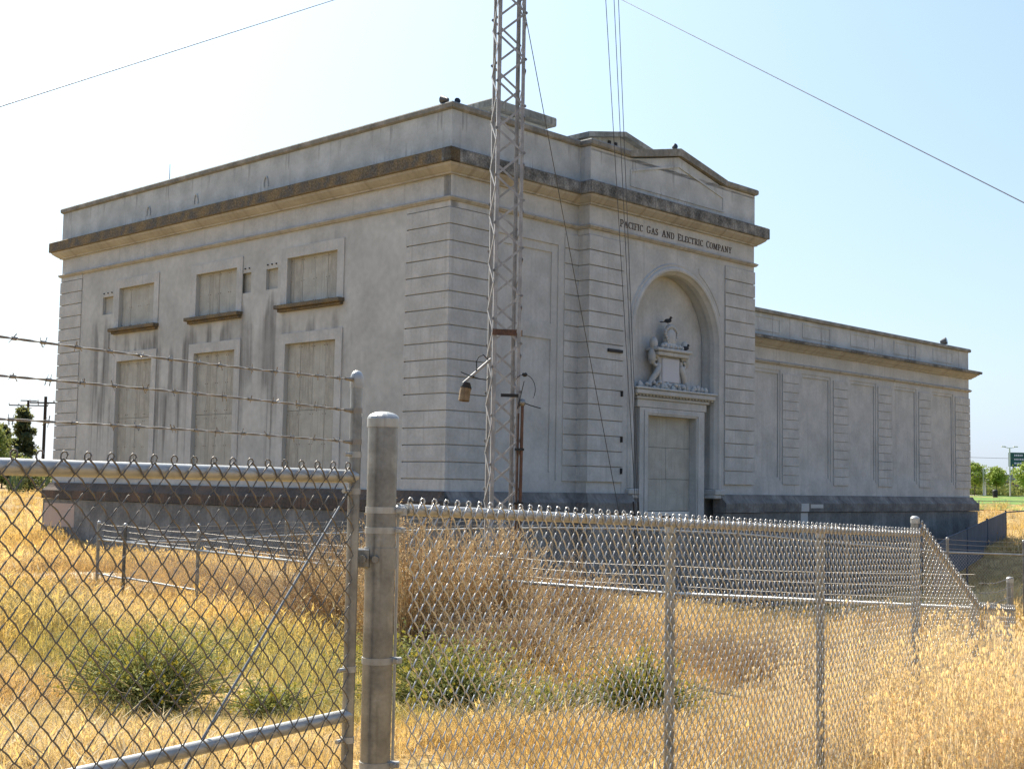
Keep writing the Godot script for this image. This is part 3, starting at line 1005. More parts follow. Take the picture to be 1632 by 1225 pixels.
func bird(at: Vector3, turn: float, label: String) -> void:
	var mb := MB.new()
	mb.blob(Vector3(0, 0.10, 0), Vector3(0.06, 0.065, 0.12), 9, 7)
	mb.blob(Vector3(0, 0.19, 0.09), Vector3(0.035, 0.04, 0.042), 8, 6)
	mb.tube([Vector3(0, 0.13, 0.06), Vector3(0, 0.18, 0.09)], 0.045, 0.03, 7)
	mb.tube([Vector3(0, 0.185, 0.12), Vector3(0, 0.178, 0.155)], 0.012, 0.003, 5)
	mb.box(Vector3(-0.035, 0.06, -0.24), Vector3(0.035, 0.085, -0.08), 0.01)
	for s in [-1.0, 1.0]:
		mb.tube([Vector3(0.02 * s, 0.05, 0.0), Vector3(0.02 * s, 0.0, 0.01)], 0.007, 0.006, 4)
	var o := build(mb, "pigeon", M.bird)
	o.position = at
	o.rotation_degrees.y = turn
	o.scale = Vector3.ONE * 1.25
	tag(o, label, "bird", "pigeons on the doorway carving")

# ---------------------------------------------------------------- chain link
func chain_link(p0: Vector3, p1: Vector3, hgt0: float, hgt1: float, r: float, sides: int, off: Vector3, knuckle := true, sub := 2, w := 0.072, h := 0.078, wob := 0.004) -> MB:
	# woven zigzag wires hanging from the line p0-p1; hgt is the drop at each end
	var mb := MB.new()
	var along := p1 - p0
	var L := Vector2(along.x, along.z).length()
	var dir := along / L
	var flat := Vector3(along.x, 0, along.z).normalized()
	var nrm := Vector3(-flat.z, 0, flat.x)
	var cols := int(L / (w * 0.5))
	for j in cols:
		var drop := lerpf(hgt0, hgt1, float(j) / cols)
		var rows := int(drop / (h * 0.5))
		var pts := []
		for k in rows + 1:
			var c := j + ((k + j) % 2)
			var s := c * w * 0.5
			var y := -k * h * 0.5
			var wx := hn.get_noise_3d(s * 40.0 + p0.x * 9.0, y * 40.0, p0.z) * wob
			var wy := hn.get_noise_3d(s * 40.0, y * 40.0 + 77.0, p0.z) * wob
			var zz := (0.0016 if ((k + j) % 2) == 0 else -0.0016) * (r / 0.002)
			var p := p0 + dir * s + Vector3(0, y + 0.024, 0) + flat * wx + Vector3(0, wy, 0) + nrm * zz + off
			if sub == 2 and k > 0:
				var pv: Vector3 = pts[pts.size() - 1]
				pts.append(pv.lerp(p, 0.5) + nrm * 0.0015 + Vector3(0, 0.0035, 0))
			pts.append(p)
		if pts.size() > 1:
			mb.tube(pts, r, r, sides, false)
		if knuckle and j % 2 == 0:
			var t := p0 + dir * ((j + (j % 2)) * w * 0.5) + Vector3(0, 0.024, 0) + off
			var bend := []
			var lean := rng.randf_range(-0.004, 0.004)
			for e in [[0.004, 0.0], [0.007, 0.010], [0.004, 0.017], [-0.003, 0.019], [-0.008, 0.012], [-0.009, 0.002], [-0.004, -0.01]]:
				bend.append(t + flat * (e[0] + lean * e[1] * 30.0) + Vector3(0, e[1], 0) + nrm * e[0] * 0.5)
			mb.tube(bend, r, r, max(4, sides - 1), false)
	return mb

func barbed(pts: Array, r: float, step: float) -> MB:
	var mb := MB.new()
	# two twisted strands
	var dense := []
	for k in pts.size() - 1:
		var a: Vector3 = pts[k]
		var b: Vector3 = pts[k + 1]
		var nn := int(max(2.0, (b - a).length() / 0.02))
		for q in nn:
			dense.append(a.lerp(b, float(q) / nn))
	dense.append(pts[pts.size() - 1])
	for s in 2:
		var line := []
		for k in dense.size():
			var an := k * 0.9 + s * PI
			line.append((dense[k] as Vector3) + Vector3(0, cos(an), sin(an)) * r * 0.9)
		mb.tube(line, r, r, 4, false)
	var along := 0.0
	var nextb := step * 0.5
	for k in range(1, dense.size()):
		along += ((dense[k] as Vector3) - (dense[k - 1] as Vector3)).length()
		if along >= nextb:
			nextb += step * rng.randf_range(0.9, 1.1)
			var c: Vector3 = dense[k]
			var d: Vector3 = ((dense[k] as Vector3) - (dense[k - 1] as Vector3)).normalized()
			mb.tube([c - d * 0.008, c + d * 0.008], r * 2.6, r * 2.6, 6)
			for q in 2:
				var dv := Vector3(rng.randf_range(-0.4, 0.4), rng.randf_range(-1, 1), rng.randf_range(-1, 1)).normalized() * 0.016
				var o2 := d * (0.006 * (q * 2 - 1))
				mb.tube([c + o2 - dv, c + o2 + dv], r * 0.9, r * 0.4, 4, false)
	return mb

func pipe(called: String, a: Vector3, b: Vector3, r: float, m: Material, parent: Node, sides := 14) -> MeshInstance3D:
	var mb := MB.new()
	mb.tube([a, b], r, r, sides)
	return build(mb, called, m, parent)

func dome(mb: MB, at: Vector3, r: float, h: float, skirt: float) -> void:
	var prev := []
	for i in 6:
		var t := i / 5.0
		var rr := r * cos(t * PI * 0.5)
		var yy := h * sin(t * PI * 0.5)
		var ring := []
		for s in 16:
			var a := TAU * s / 16
			ring.append(at + Vector3(cos(a) * rr, yy, sin(a) * rr))
		if i > 0:
			for s in 16:
				mb.poly([prev[s], prev[(s + 1) % 16], ring[(s + 1) % 16], ring[s]], (prev[s] as Vector3) - at + Vector3(0, 0.02, 0))
		prev = ring
	mb.tube([at + Vector3(0, -skirt, 0), at], r, r, 16)

func fence_dir() -> Vector3:
	return Vector3(0.557, 0, -0.83).normalized()

func on_fence(t: float, y: float) -> Vector3:
	return Vector3(-0.41, y, -4.65) + fence_dir() * t

func make_gate_and_fence() -> void:
	var FD := fence_dir()
	var toward := Vector3(-0.83, 0, -0.557).normalized() * -1.0   # the side of the camera
	if toward.dot(Vector3(0, 0, 1)) < 0:
		toward = -toward
	# ---- gate post
	var gp := base("gate_post", Vector3(-0.452, 0.0, -4.585))
	tag(gp, "thick galvanised gate post with a domed cap between gate and fence", "post")
	pipe("post", Vector3(0, -0.4, 0), Vector3(0, 1.975, 0), 0.0525, M.galv_old, gp, 24)
	var mb := MB.new()
	dome(mb, Vector3(0, 1.975, 0), 0.057, 0.026, 0.03)
	build(mb, "cap", M.galv, gp)
	for y in [1.655, 1.585, 1.135, 0.78]:
		mb = MB.new()
		mb.tube([Vector3(0, y - 0.011, 0), Vector3(0, y + 0.011, 0)], 0.0555, 0.0555, 24)
		mb.box(Vector3(0.05, y - 0.011, -0.012), Vector3(0.085, y + 0.011, 0.012), 0.003)
		mb.tube([Vector3(0.07, y, -0.025), Vector3(0.07, y, 0.025)], 0.006, 0.006, 6)
		build(mb, "tension_band", M.galv, gp)
	mb = MB.new()
	mb.tube([Vector3(0, 1.45, 0), Vector3(0, 1.525, 0)], 0.057, 0.057, 24)
	mb.box(Vector3(-0.105, 1.455, -0.005), Vector3(-0.03, 1.52, 0.05), 0.004)
	mb.tube([Vector3(-0.055, 1.487, 0.03), Vector3(-0.055, 1.487, 0.075)], 0.014, 0.014, 8)
	mb.tube([Vector3(-0.01, 1.487, 0.03), Vector3(-0.01, 1.487, 0.072)], 0.012, 0.012, 8)
	build(mb, "hinge", M.galv_old, gp)
	# ---- gate
	var g := base("chain_link_gate", Vector3.ZERO)
	tag(g, "chain link gate with barbed wire strands and a diagonal truss rod", "gate")
	var hinge_x := Vector3(-0.535, 0, -4.465)
	pipe("end_pole", hinge_x + Vector3(0, 0.1, 0), hinge_x + Vector3(0, 2.105, 0), 0.0205, M.galv_old, g, 18)
	mb = MB.new()
	dome(mb, hinge_x + Vector3(0, 2.105, 0), 0.0235, 0.03, 0.03)
	build(mb, "pole_cap", M.galv, g)
	var far_l := Vector3(-0.535, 0, -4.465) - FD * 2.6
	pipe("top_rail", Vector3(far_l.x, 1.779, far_l.z), hinge_x + Vector3(0, 1.770, 0), 0.0225, M.galv, g, 20)
	pipe("middle_rail", Vector3(far_l.x, 0.945, far_l.z), hinge_x + Vector3(0, 0.967, 0), 0.021, M.galv, g, 20)
	pipe("bottom_rail", Vector3(far_l.x, 0.14, far_l.z), hinge_x + Vector3(0, 0.14, 0), 0.021, M.galv, g, 16)
	pipe("end_pole", Vector3(far_l.x, 0.1, far_l.z), Vector3(far_l.x, 2.1, far_l.z), 0.0205, M.galv_old, g, 16)
	var rod_a := hinge_x + Vector3(0, 1.71, 0) - FD * 0.02 - toward * 0.012
	var rod_b := hinge_x - FD * 1.38 + Vector3(0, 0.12, 0) - toward * 0.012
	pipe("truss_rod", rod_a, rod_b, 0.0045, M.galv_old, g, 8)
	mb = MB.new()
	mb.tube([rod_a.lerp(rod_b, 0.55), rod_a.lerp(rod_b, 0.57)], 0.012, 0.012, 6)
	build(mb, "turnbuckle", M.galv_old, g)
	for y in [1.845, 1.72, 1.12, 0.885]:
		mb = MB.new()
		mb.tube([hinge_x + Vector3(0, y - 0.01, 0), hinge_x + Vector3(0, y + 0.01, 0)], 0.023, 0.023, 16)
		mb.tube([hinge_x + Vector3(0, y, 0) - FD * 0.015, hinge_x + Vector3(0, y, 0) - FD * 0.055], 0.008, 0.008, 6)
		build(mb, "tension_band", M.galv, g)
	mb = chain_link(far_l + Vector3(0, 1.779, 0) + FD * 0.03, hinge_x + Vector3(0, 1.774, 0) - FD * 0.02, 1.72, 1.72, 0.0027, 6, toward * 0.026, true, 2, 0.076, 0.082, 0.016)
	tag(build(mb, "chain_link_mesh", M.wire_old, g), "", "", "", "stuff")
	var sets := [[2.102, 2.098, 0.0], [1.995, 2.008, 0.012], [1.888, 1.894, 0.008]]
	for k in 3:
		var q: Array = sets[k]
		var pts := []
		var st := hinge_x - FD * 0.03
		for e in 13:
			var t := e / 12.0
			var p := st - FD * (t * 2.6)
			pts.append(Vector3(p.x, lerpf(q[0], q[1] + 0.01, t) - (0.006 if k == 0 else -0.004) * sin(t * TAU), p.z))
		tag(build(barbed(pts, 0.0020, 0.105), "barbed_wire", M.barb, g), "", "")
		mb = MB.new()
		var c: Vector3 = pts[0]
		mb.tube([c + FD * 0.005, c - FD * 0.03], 0.008, 0.006, 6)
		mb.tube([Vector3(hinge_x.x, q[0] - 0.009, hinge_x.z), Vector3(hinge_x.x, q[0] + 0.009, hinge_x.z)], 0.0225, 0.0225, 14)
		build(mb, "wire_tie", M.barb, g)
	# ---- right fence
	var fn := base("chain_link_fence", on_fence(0, 0))
	fn.position = Vector3.ZERO
	tag(fn, "galvanised chain link fence with top rail stepping down beside wild oats", "fence")
	var posts := [[0.06, 1.655], [2.22, 1.576], [4.29, 1.502], [6.29, 1.431], [7.98, 0.772], [9.27, 0.66]]
	for k in range(1, 6):
		var pk: Array = posts[k]
		var b := on_fence(pk[0], 0.0) - toward * 0.03
		var gy := ground_y(b.x, -b.z) - 0.3
		var term := k >= 3
		var top: float = pk[1] + (0.0 if k < 3 else (0.13 if k == 3 else (0.03 if k == 4 else 0.30)))
		pipe("post", Vector3(b.x, gy, b.z), Vector3(b.x, top - 0.01, b.z), 0.031 if term else 0.025, M.galv_old, fn, 16)
		mb = MB.new()
		dome(mb, Vector3(b.x, top - 0.012, b.z), 0.034 if term else 0.029, 0.02 if term else 0.035, 0.035)
		build(mb, "post_cap", M.galv, fn)
	for k in 5:
		var a := on_fence(posts[k][0], posts[k][1])
		var b := on_fence(posts[k + 1][0], posts[k + 1][1])
		if k == 3:
			a.y += 0.06
		pipe("top_rail", a, b, 0.021, M.galv_old if k > 2 else M.galv, fn, 16)
		var ties := MB.new()
		var bl := (b - a).length()
		var cnt := int(bl / 0.45)
		for e in cnt:
			var c := a.lerp(b, (e + rng.randf_range(0.3, 0.7)) / cnt)
			var ring := []
			for q in 9:
				var an := TAU * q / 8.0
				ring.append(c + Vector3(0, cos(an) * 0.024, 0) + toward * sin(an) * 0.027 + FD * (0.012 * q / 8.0))
			ties.tube(ring, 0.0022, 0.0022, 4, false)
		tag(build(ties, "tie_wires", M.wire, fn), "", "", "", "stuff")
		var d0: float = posts[k][1] - ground_y(a.x, -a.z) + 0.0
		var d1: float = posts[k + 1][1] - ground_y(b.x, -b.z) + 0.0
		if k >= 3:
			d1 = max(d1, 1.3)
		mb = chain_link(a, b, d0, d1, 0.0032, 5, toward * 0.024, true, 2, 0.072, 0.078, 0.011)
		tag(build(mb, "chain_link_mesh", M.wire, fn), "", "", "", "stuff")
	var tb := on_fence(0.02, 0)
	pipe("tension_bar", tb + Vector3(0, 0.0, 0), tb + Vector3(0, 1.68, 0), 0.006, M.galv, fn, 6)
	mb = MB.new()
	dome(mb, on_fence(0.03, 1.655), 0.026, 0.02, 0.02)
	build(mb, "rail_end", M.galv, fn)
	# barbed strands above the low bay
	for y in [0.974, 0.89, 0.80]:
		var pts := [on_fence(9.27, y - 0.01), on_fence(8.6, y - 0.03), on_fence(8.0, y)]
		build(barbed(pts, 0.002, 0.12), "barbed_wire", M.barb, fn)

func yard_fence(label: String, pts: Array, up: float, down: Array, wires: int, link: bool, low_rail: int) -> void:
	var o := base("yard_fence", Vector3.ZERO)
	tag(o, label, "fence")
	for k in pts.size():
		var p: Vector3 = pts[k]
		var gy := ground_y(p.x, -p.z)
		var rise := 0.03 if low_rail > 0 and k == pts.size() - 1 else up
		pipe("post", Vector3(p.x, gy - 0.2, p.z), Vector3(p.x, p.y + rise, p.z), 0.03, M.galv_old, o, 10)
		var mb := MB.new()
		dome(mb, Vector3(p.x, p.y + rise, p.z), 0.034, 0.03, 0.03)
		build(mb, "post_cap", M.galv, o)
	for k in pts.size() - 1:
		var a: Vector3 = pts[k]
		var b: Vector3 = pts[k + 1]
		pipe("top_rail", a, b, 0.021, M.galv, o, 10)
		if k < low_rail:
			pipe("bottom_rail", a - Vector3(0, 0.62, 0), b - Vector3(0, 0.64, 0), 0.018, M.galv, o, 8)
		for w in wires:
			var h := up * (w + 0.8) / wires
			var q := []
			for e in 5:
				q.append(a.lerp(b, e / 4.0) + Vector3(0, h - 0.02 * sin(PI * e / 4.0), 0))
			var mb := MB.new()
			mb.tube(q, 0.0035, 0.0035, 4, false)
			build(mb, "barbed_wire", M.barb, o)
		if link:
			var mb2 := chain_link(a, b, down[k], down[k + 1], 0.0016, 3, Vector3(0, -0.05, 0), false, 1)
			tag(build(mb2, "chain_link_mesh", M.wire, o), "", "", "", "stuff")

# ---------------------------------------------------------------- tower
func make_tower() -> void:
	var at := Vector3(-0.19, ground_y(-0.19, 28.0) - 0.1, -28.0)
	var o := base("lattice_tower", at, 12.0)
	tag(o, "slim guyed galvanised lattice tower standing in dry brush", "tower")
	var s := 0.305
	var H := 61.0
	var cs := [Vector2(-s, s), Vector2(s, s), Vector2(s, -s), Vector2(-s, -s)]
	for c in cs:
		var mb := MB.new()
		var sx := signf(c.x)
		var sz := signf(c.y)
		mb.box(Vector3(min(c.x, c.x - sx * 0.08), 0, min(c.y, c.y - sz * 0.007)), Vector3(max(c.x, c.x - sx * 0.08), H, max(c.y, c.y - sz * 0.007)))
		mb.box(Vector3(min(c.x, c.x - sx * 0.007), 0, min(c.y - sz * 0.0075, c.y - sz * 0.08)), Vector3(max(c.x, c.x - sx * 0.007), H, max(c.y - sz * 0.0075, c.y - sz * 0.08)))
		build(mb, "leg", M.tower, o)
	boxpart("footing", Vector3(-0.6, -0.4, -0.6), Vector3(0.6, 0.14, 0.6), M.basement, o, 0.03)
	var upper := MB.new()
	var st := 0.52
	var levels := int(H / st)
	for f in 4:
		var a: Vector2 = cs[f]
		var b: Vector2 = cs[(f + 1) % 4]
		var out := ((a + b) * 0.5).normalized() * 0.012
		for k in levels:
			var y0 := k * st + (0.26 if f % 2 == 1 else 0.0)
			var y1 := y0 + st
			var p0 := a if k % 2 == 0 else b
			var p1 := b if k % 2 == 0 else a
			var A := Vector3(p0.x + out.x, y0, p0.y + out.y)
			var B := Vector3(p1.x + out.x, y1, p1.y + out.y)
			var ext := (B - A).normalized() * 0.035
			A -= ext
			B += ext
			var d := (B - A).normalized()
			var nn := Vector3(out.x, 0, out.y).normalized()
			var w := d.cross(nn).normalized() * 0.024
			var th := nn * 0.004
			var mb: MB = upper if y0 > 19.5 else MB.new()
			var c8 := [A - w - th, A + w - th, A + w + th, A - w + th, B - w - th, B + w - th, B + w + th, B - w + th]
			for q in [[0, 1, 2, 3], [4, 5, 6, 7], [0, 1, 5, 4], [1, 2, 6, 5], [2, 3, 7, 6], [3, 0, 4, 7]]:
				var fc := [c8[q[0]], c8[q[1]], c8[q[2]], c8[q[3]]]
				var ctr: Vector3 = (fc[0] + fc[1] + fc[2] + fc[3]) / 4.0
				mb.poly(fc, ctr - (A + B) * 0.5 if q != [0, 1, 2, 3] and q != [4, 5, 6, 7] else ctr - (A + B) * 0.5)
			if y0 <= 19.5:
				build(mb, "brace", M.tower, o)
	tag(build(upper, "upper_bracing", M.tower, o), "", "", "", "stuff")
	# steel plates clamped round the legs
	var py := 5.0 - at.y
	boxpart("clamp_plate", Vector3(-s - 0.02, py - 0.06, s + 0.02), Vector3(s - 0.1, py + 0.07, s + 0.035), M.rust, o)
	boxpart("clamp_plate", Vector3(s + 0.02, py - 0.06, -s), Vector3(s + 0.035, py + 0.07, s), M.rust, o)
	boxpart("clamp_plate", Vector3(-0.12, 3.62 - at.y, s + 0.02), Vector3(0.26, 3.69 - at.y, s + 0.05), M.dark, o)
	# ---- lamp on a tilted arm
	var l := base("yard_lamp", Vector3(-0.6, 4.36, -27.8))
	tag(l, "tilted yard lamp with a tan hood on an arm bolted to the tower", "lamp")
	var mb2 := MB.new()
	mb2.tube([Vector3(0.14, 0.08, 0), Vector3(-0.44, -0.46, 0.1)], 0.03, 0.03, 8)
	build(mb2, "arm", M.tower, l)
	mb2 = MB.new()
	mb2.tube([Vector3(-0.36, -0.44, 0.1), Vector3(-0.38, -0.56, 0.1)], 0.07, 0.13, 10)
	build(mb2, "socket_box", M.dark, l)
	mb2 = MB.new()
	mb2.tube([Vector3(-0.38, -0.56, 0.1), Vector3(-0.40, -0.64, 0.11), Vector3(-0.42, -0.84, 0.13)], 0.12, 0.12, 9, false)
	build(mb2, "hood", M.lamp_hood, l)
	mb2 = MB.new()
	mb2.tube([Vector3(0.08, 0.05, 0.05), Vector3(-0.02, 0.16, 0.06), Vector3(-0.12, 0.12, 0.06), Vector3(-0.17, 0.02, 0.06), Vector3(-0.16, -0.15, 0.07), Vector3(-0.24, -0.34, 0.08)], 0.014, 0.014, 6)
	mb2.tube([Vector3(-0.5, -0.22, 0.1), Vector3(-0.3, -0.30, 0.1), Vector3(-0.1, -0.36, 0.1), Vector3(0.05, -0.38, 0.1), Vector3(0.1, -0.3, 0.05)], 0.012, 0.012, 6)
	build(mb2, "cable", M.black, l)
	# ---- rusty service mast beside the tower
	var sm := base("service_mast", Vector3(0.2, at.y, -27.72))
	tag(sm, "rusty steel service pipe with loose curling cables clamped beside the tower", "pipe mast")
	var top := 3.45 - at.y
	mb2 = MB.new()
	mb2.tube([Vector3(0.0, 0, 0), Vector3(0.03, top, 0)], 0.038, 0.034, 9)
	mb2.tube([Vector3(-0.09, 0, 0.02), Vector3(-0.05, top * 0.96, 0.02)], 0.018, 0.018, 7)
	build(mb2, "pipe", M.rust, sm)
	mb2 = MB.new()
	mb2.blob(Vector3(0.03, top + 0.06, 0), Vector3(0.07, 0.09, 0.07))
	build(mb2, "weatherhead", M.galv_old, sm)
	for q in [0.52, 0.28, 0.78]:
		boxpart("clamp", Vector3(-0.12, top * q, -0.05), Vector3(0.08, top * q + 0.05, 0.06), M.dark, sm)
	mb2 = MB.new()
	var loop := []
	for k in 15:
		var an: float = lerpf(-0.6, 2.4, k / 14.0)
		loop.append(Vector3(0.06 + cos(an) * 0.24, top + 0.34 + sin(an) * 0.32, 0.0))
	mb2.tube(loop, 0.008, 0.008, 5)
	mb2.tube([Vector3(0.05, top + 0.06, 0), Vector3(0.2, top + 0.0, 0.03), Vector3(0.42, top - 0.06, 0.05)], 0.012, 0.012, 5)
	mb2.tube([Vector3(0.0, top + 0.05, 0), Vector3(-0.08, top - 0.08, 0.03), Vector3(-0.02, top + 0.16, 0.0), Vector3(0.06, top + 0.52, 0)], 0.01, 0.01, 5)
	mb2.blob(Vector3(0.07, top + 0.66, 0.0), Vector3(0.06, 0.05, 0.05))
	build(mb2, "cable", M.black, sm)
	# rusty drum at the foot
	var dr := base("rusty_drum", Vector3(0.22, ground_y(0.22, 26.9) - 0.05, -26.9))
	tag(dr, "dark rusty steel drum in the brush at the tower foot", "drum")
	mb2 = MB.new()
	mb2.tube([Vector3(0, 0, 0), Vector3(0, 0.28, 0), Vector3(0, 0.30, 0), Vector3(0, 0.58, 0), Vector3(0, 0.86, 0)], 0.28, 0.28, 16)
	build(mb2, "barrel", M.rust, dr)
	for y in [0.02, 0.29, 0.58, 0.85]:
		mb2 = MB.new()
		mb2.tube([Vector3(0, y - 0.012, 0), Vector3(0, y + 0.012, 0)], 0.292, 0.292, 16)
		build(mb2, "rim", M.rust, dr)
	# ---- guys
	var tops := [13.72, 43.0, 53.0, 60.0]
	for k in 4:
		var mb := MB.new()
		mb.tube([Vector3(-0.15, tops[k], -28.2), Vector3(4.03, ground_y(4.03, 38.0) + 0.1, -39.2 + 0.15 * k)], 0.010, 0.010, 5)
		var w := build(mb, "guy_wire", M.cable)
		tag(w, ["guy wire from the visible part of the tower down towards the arched doorway", "steep guy wire crossing the left pier of the portico", "steep guy wire beside its twin in front of the arch", "steepest guy wire falling in front of the arch"][k], "guy wire", "guy wires to the anchor before the doorway")
	var ends := [[Vector3(-6.079, 6.083, -15.0), "long guy wire from the tower over the yard towards the gate side"], [Vector3(5.959, 5.144, -15.0), "long guy wire from the tower sloping down over the low wing"]]
	for e in ends:
		var a := Vector3(-0.2, 13.72, -28.0)
		var d: Vector3 = (e[0] - a)
		var t := (-0.3 - a.y) / d.y
		var mb := MB.new()
		mb.tube([a, a + d * t], 0.007, 0.007, 5)
		tag(build(mb, "guy_wire", M.cable), e[1], "guy wire")
	var an := base("guy_anchor", Vector3(4.03, ground_y(4.03, 39.2) - 0.1, -39.2))
	tag(an, "black guy anchor rods standing before the doorway", "anchor rod")
	for k in 2:
		mb2 = MB.new()
		mb2.tube([Vector3(-0.1 + 0.1 * k, 0, 0), Vector3(-0.35 + 0.14 * k, 4.3, 0.3)], 0.035, 0.03, 6)
		build(mb2, "rod", M.black, an)

# ---------------------------------------------------------------- plants
func blade(mb: MB, p: Vector3, h: float, lean: Vector3, w: float) -> void:
	var d := Vector3(lean.z, 0, -lean.x)
	if d.length() < 0.001:
		d = Vector3(1, 0, 0)
	d = d.normalized() * w
	var m := p + Vector3(0, h * 0.55, 0) + lean * 0.3
	var t := p + Vector3(0, h, 0) + lean
	mb.tri(p - d, p + d, m + d * 0.8)
	mb.tri(p - d, m + d * 0.8, m - d * 0.8)
	mb.tri(m - d * 0.8, m + d * 0.8, t)

func clump(nb: int, rad: float, h0: float, h1: float, spread: float, w: float, heads: float) -> ArrayMesh:
	var mb := MB.new()
	for k in nb:
		var an := rng.randf() * TAU
		var rr := sqrt(rng.randf()) * rad
		var p := Vector3(cos(an) * rr, -0.02, sin(an) * rr)
		var h := rng.randf_range(h0, h1)
		var la := rng.randf() * TAU
		var lean := Vector3(cos(la), 0, sin(la)) * rng.randf() * spread * h * (2.2 if rng.randf() < 0.2 else 1.0)
		if rng.randf() < 0.12:
			h *= 0.45
		blade(mb, p, h, lean, w)
		if rng.randf() < heads:
			var t := p + Vector3(0, h, 0) + lean
			var e := lean * 0.3 + Vector3(0, 0.035, 0)
			var s := Vector3(rng.randf_range(-1, 1), 0, rng.randf_range(-1, 1)).normalized() * w * 1.5
			mb.tri(t - e * 0.4 - s, t + s, t + e)
			mb.tri(t - e * 0.4 + s, t - s, t + e)
	return mb.mesh()

func oat_clump(nb: int) -> ArrayMesh:
	var mb := MB.new()
	for k in nb:
		var an := rng.randf() * TAU
		var rr := sqrt(rng.randf()) * 0.2
		var p := Vector3(cos(an) * rr, -0.03, sin(an) * rr)
		var h := rng.randf_range(0.45, 1.0)
		var la := rng.randf() * TAU
		var lean := Vector3(cos(la), 0, sin(la)) * rng.randf_range(0.05, 0.35) * h
		blade(mb, p, h, lean, 0.0022)
		if rng.randf() < 0.8:
			blade(mb, p, h * rng.randf_range(0.3, 0.6), Vector3(cos(la + 2.0), 0, sin(la + 2.0)) * rng.randf_range(0.05, 0.3), 0.004)
		# open panicle: spikelets hanging on thin side stalks
		for q in 16:
			var t := 0.55 + 0.45 * q / 15.0
			var c := p + Vector3(0, h * t, 0) + lean * t * t
			var sa := rng.randf() * TAU
			var o := Vector3(cos(sa), rng.randf_range(-0.2, 0.5), sin(sa)) * rng.randf_range(0.02, 0.075) * (1.3 - t)  * 2.0
			var e := c + o
			var side := Vector3(-sin(sa), 0, cos(sa))
			mb.tri(c, c + side * 0.0012, e)
			var ln := rng.randf_range(0.03, 0.046)
			var tip := e + Vector3(cos(sa) * 0.008, -ln, sin(sa) * 0.008)
			var mid := e + Vector3(0, -ln * 0.4, 0)
			mb.tri(e, mid + side * 0.0075, tip)
			mb.tri(e, mid - side * 0.0075, tip)
			mb.tri(e, mid + Vector3(cos(sa), 0, sin(sa)) * 0.008, tip)
			mb.tri(e, mid - Vector3(cos(sa), 0, sin(sa)) * 0.006, tip)
	return mb.mesh()

func scatter(called: String, mesh: Mesh, xf: Array, cols: Array, m: Material, label: String, category: String) -> void:
	var mm := MultiMesh.new()
	mm.transform_format = MultiMesh.TRANSFORM_3D
	mm.use_colors = true
	mm.mesh = mesh
	mm.instance_count = xf.size()
	for k in xf.size():
		mm.set_instance_transform(k, xf[k])
		mm.set_instance_color(k, cols[k])
	var o := MultiMeshInstance3D.new()
	o.multimesh = mm
	o.material_override = m
	o.name = numbered(called)
	add_child(o)
	tag(o, label, category, "", "stuff")

func grass_color(x: float, f: float) -> Color:
	var a := hn.get_noise_2d(x * 2.2 + 50.0, f * 2.2)
	var b := hn.get_noise_2d(x * 6.0, f * 6.0 + 90.0)
	var gold := Color(0.71, 0.58, 0.27)
	var pale := Color(0.79, 0.70, 0.45)
	var rus := Color(0.56, 0.42, 0.23)
	var ol := Color(0.46, 0.46, 0.20)
	var c := gold.lerp(pale, clampf(0.5 + b * 1.8, 0, 1))
	var band := sst(13.0, 17.0, f) * (1.0 - sst(26.0, 34.0, f))
	c = c.lerp(rus, clampf(a * 2.0 + 0.05 + 0.35 * band, 0, 0.8))
	c = c.lerp(ol, clampf(0.25 - a * 2.0, 0, 0.8) * sst(9.8, 10.8, f) * (1.0 - sst(14.5, 18.0, f)) * (1.0 - sst(1.5, 3.5, x)))
	var k := rng.randf_range(0.62, 1.15)
	return Color(c.r * k, c.g * k, c.b * k)

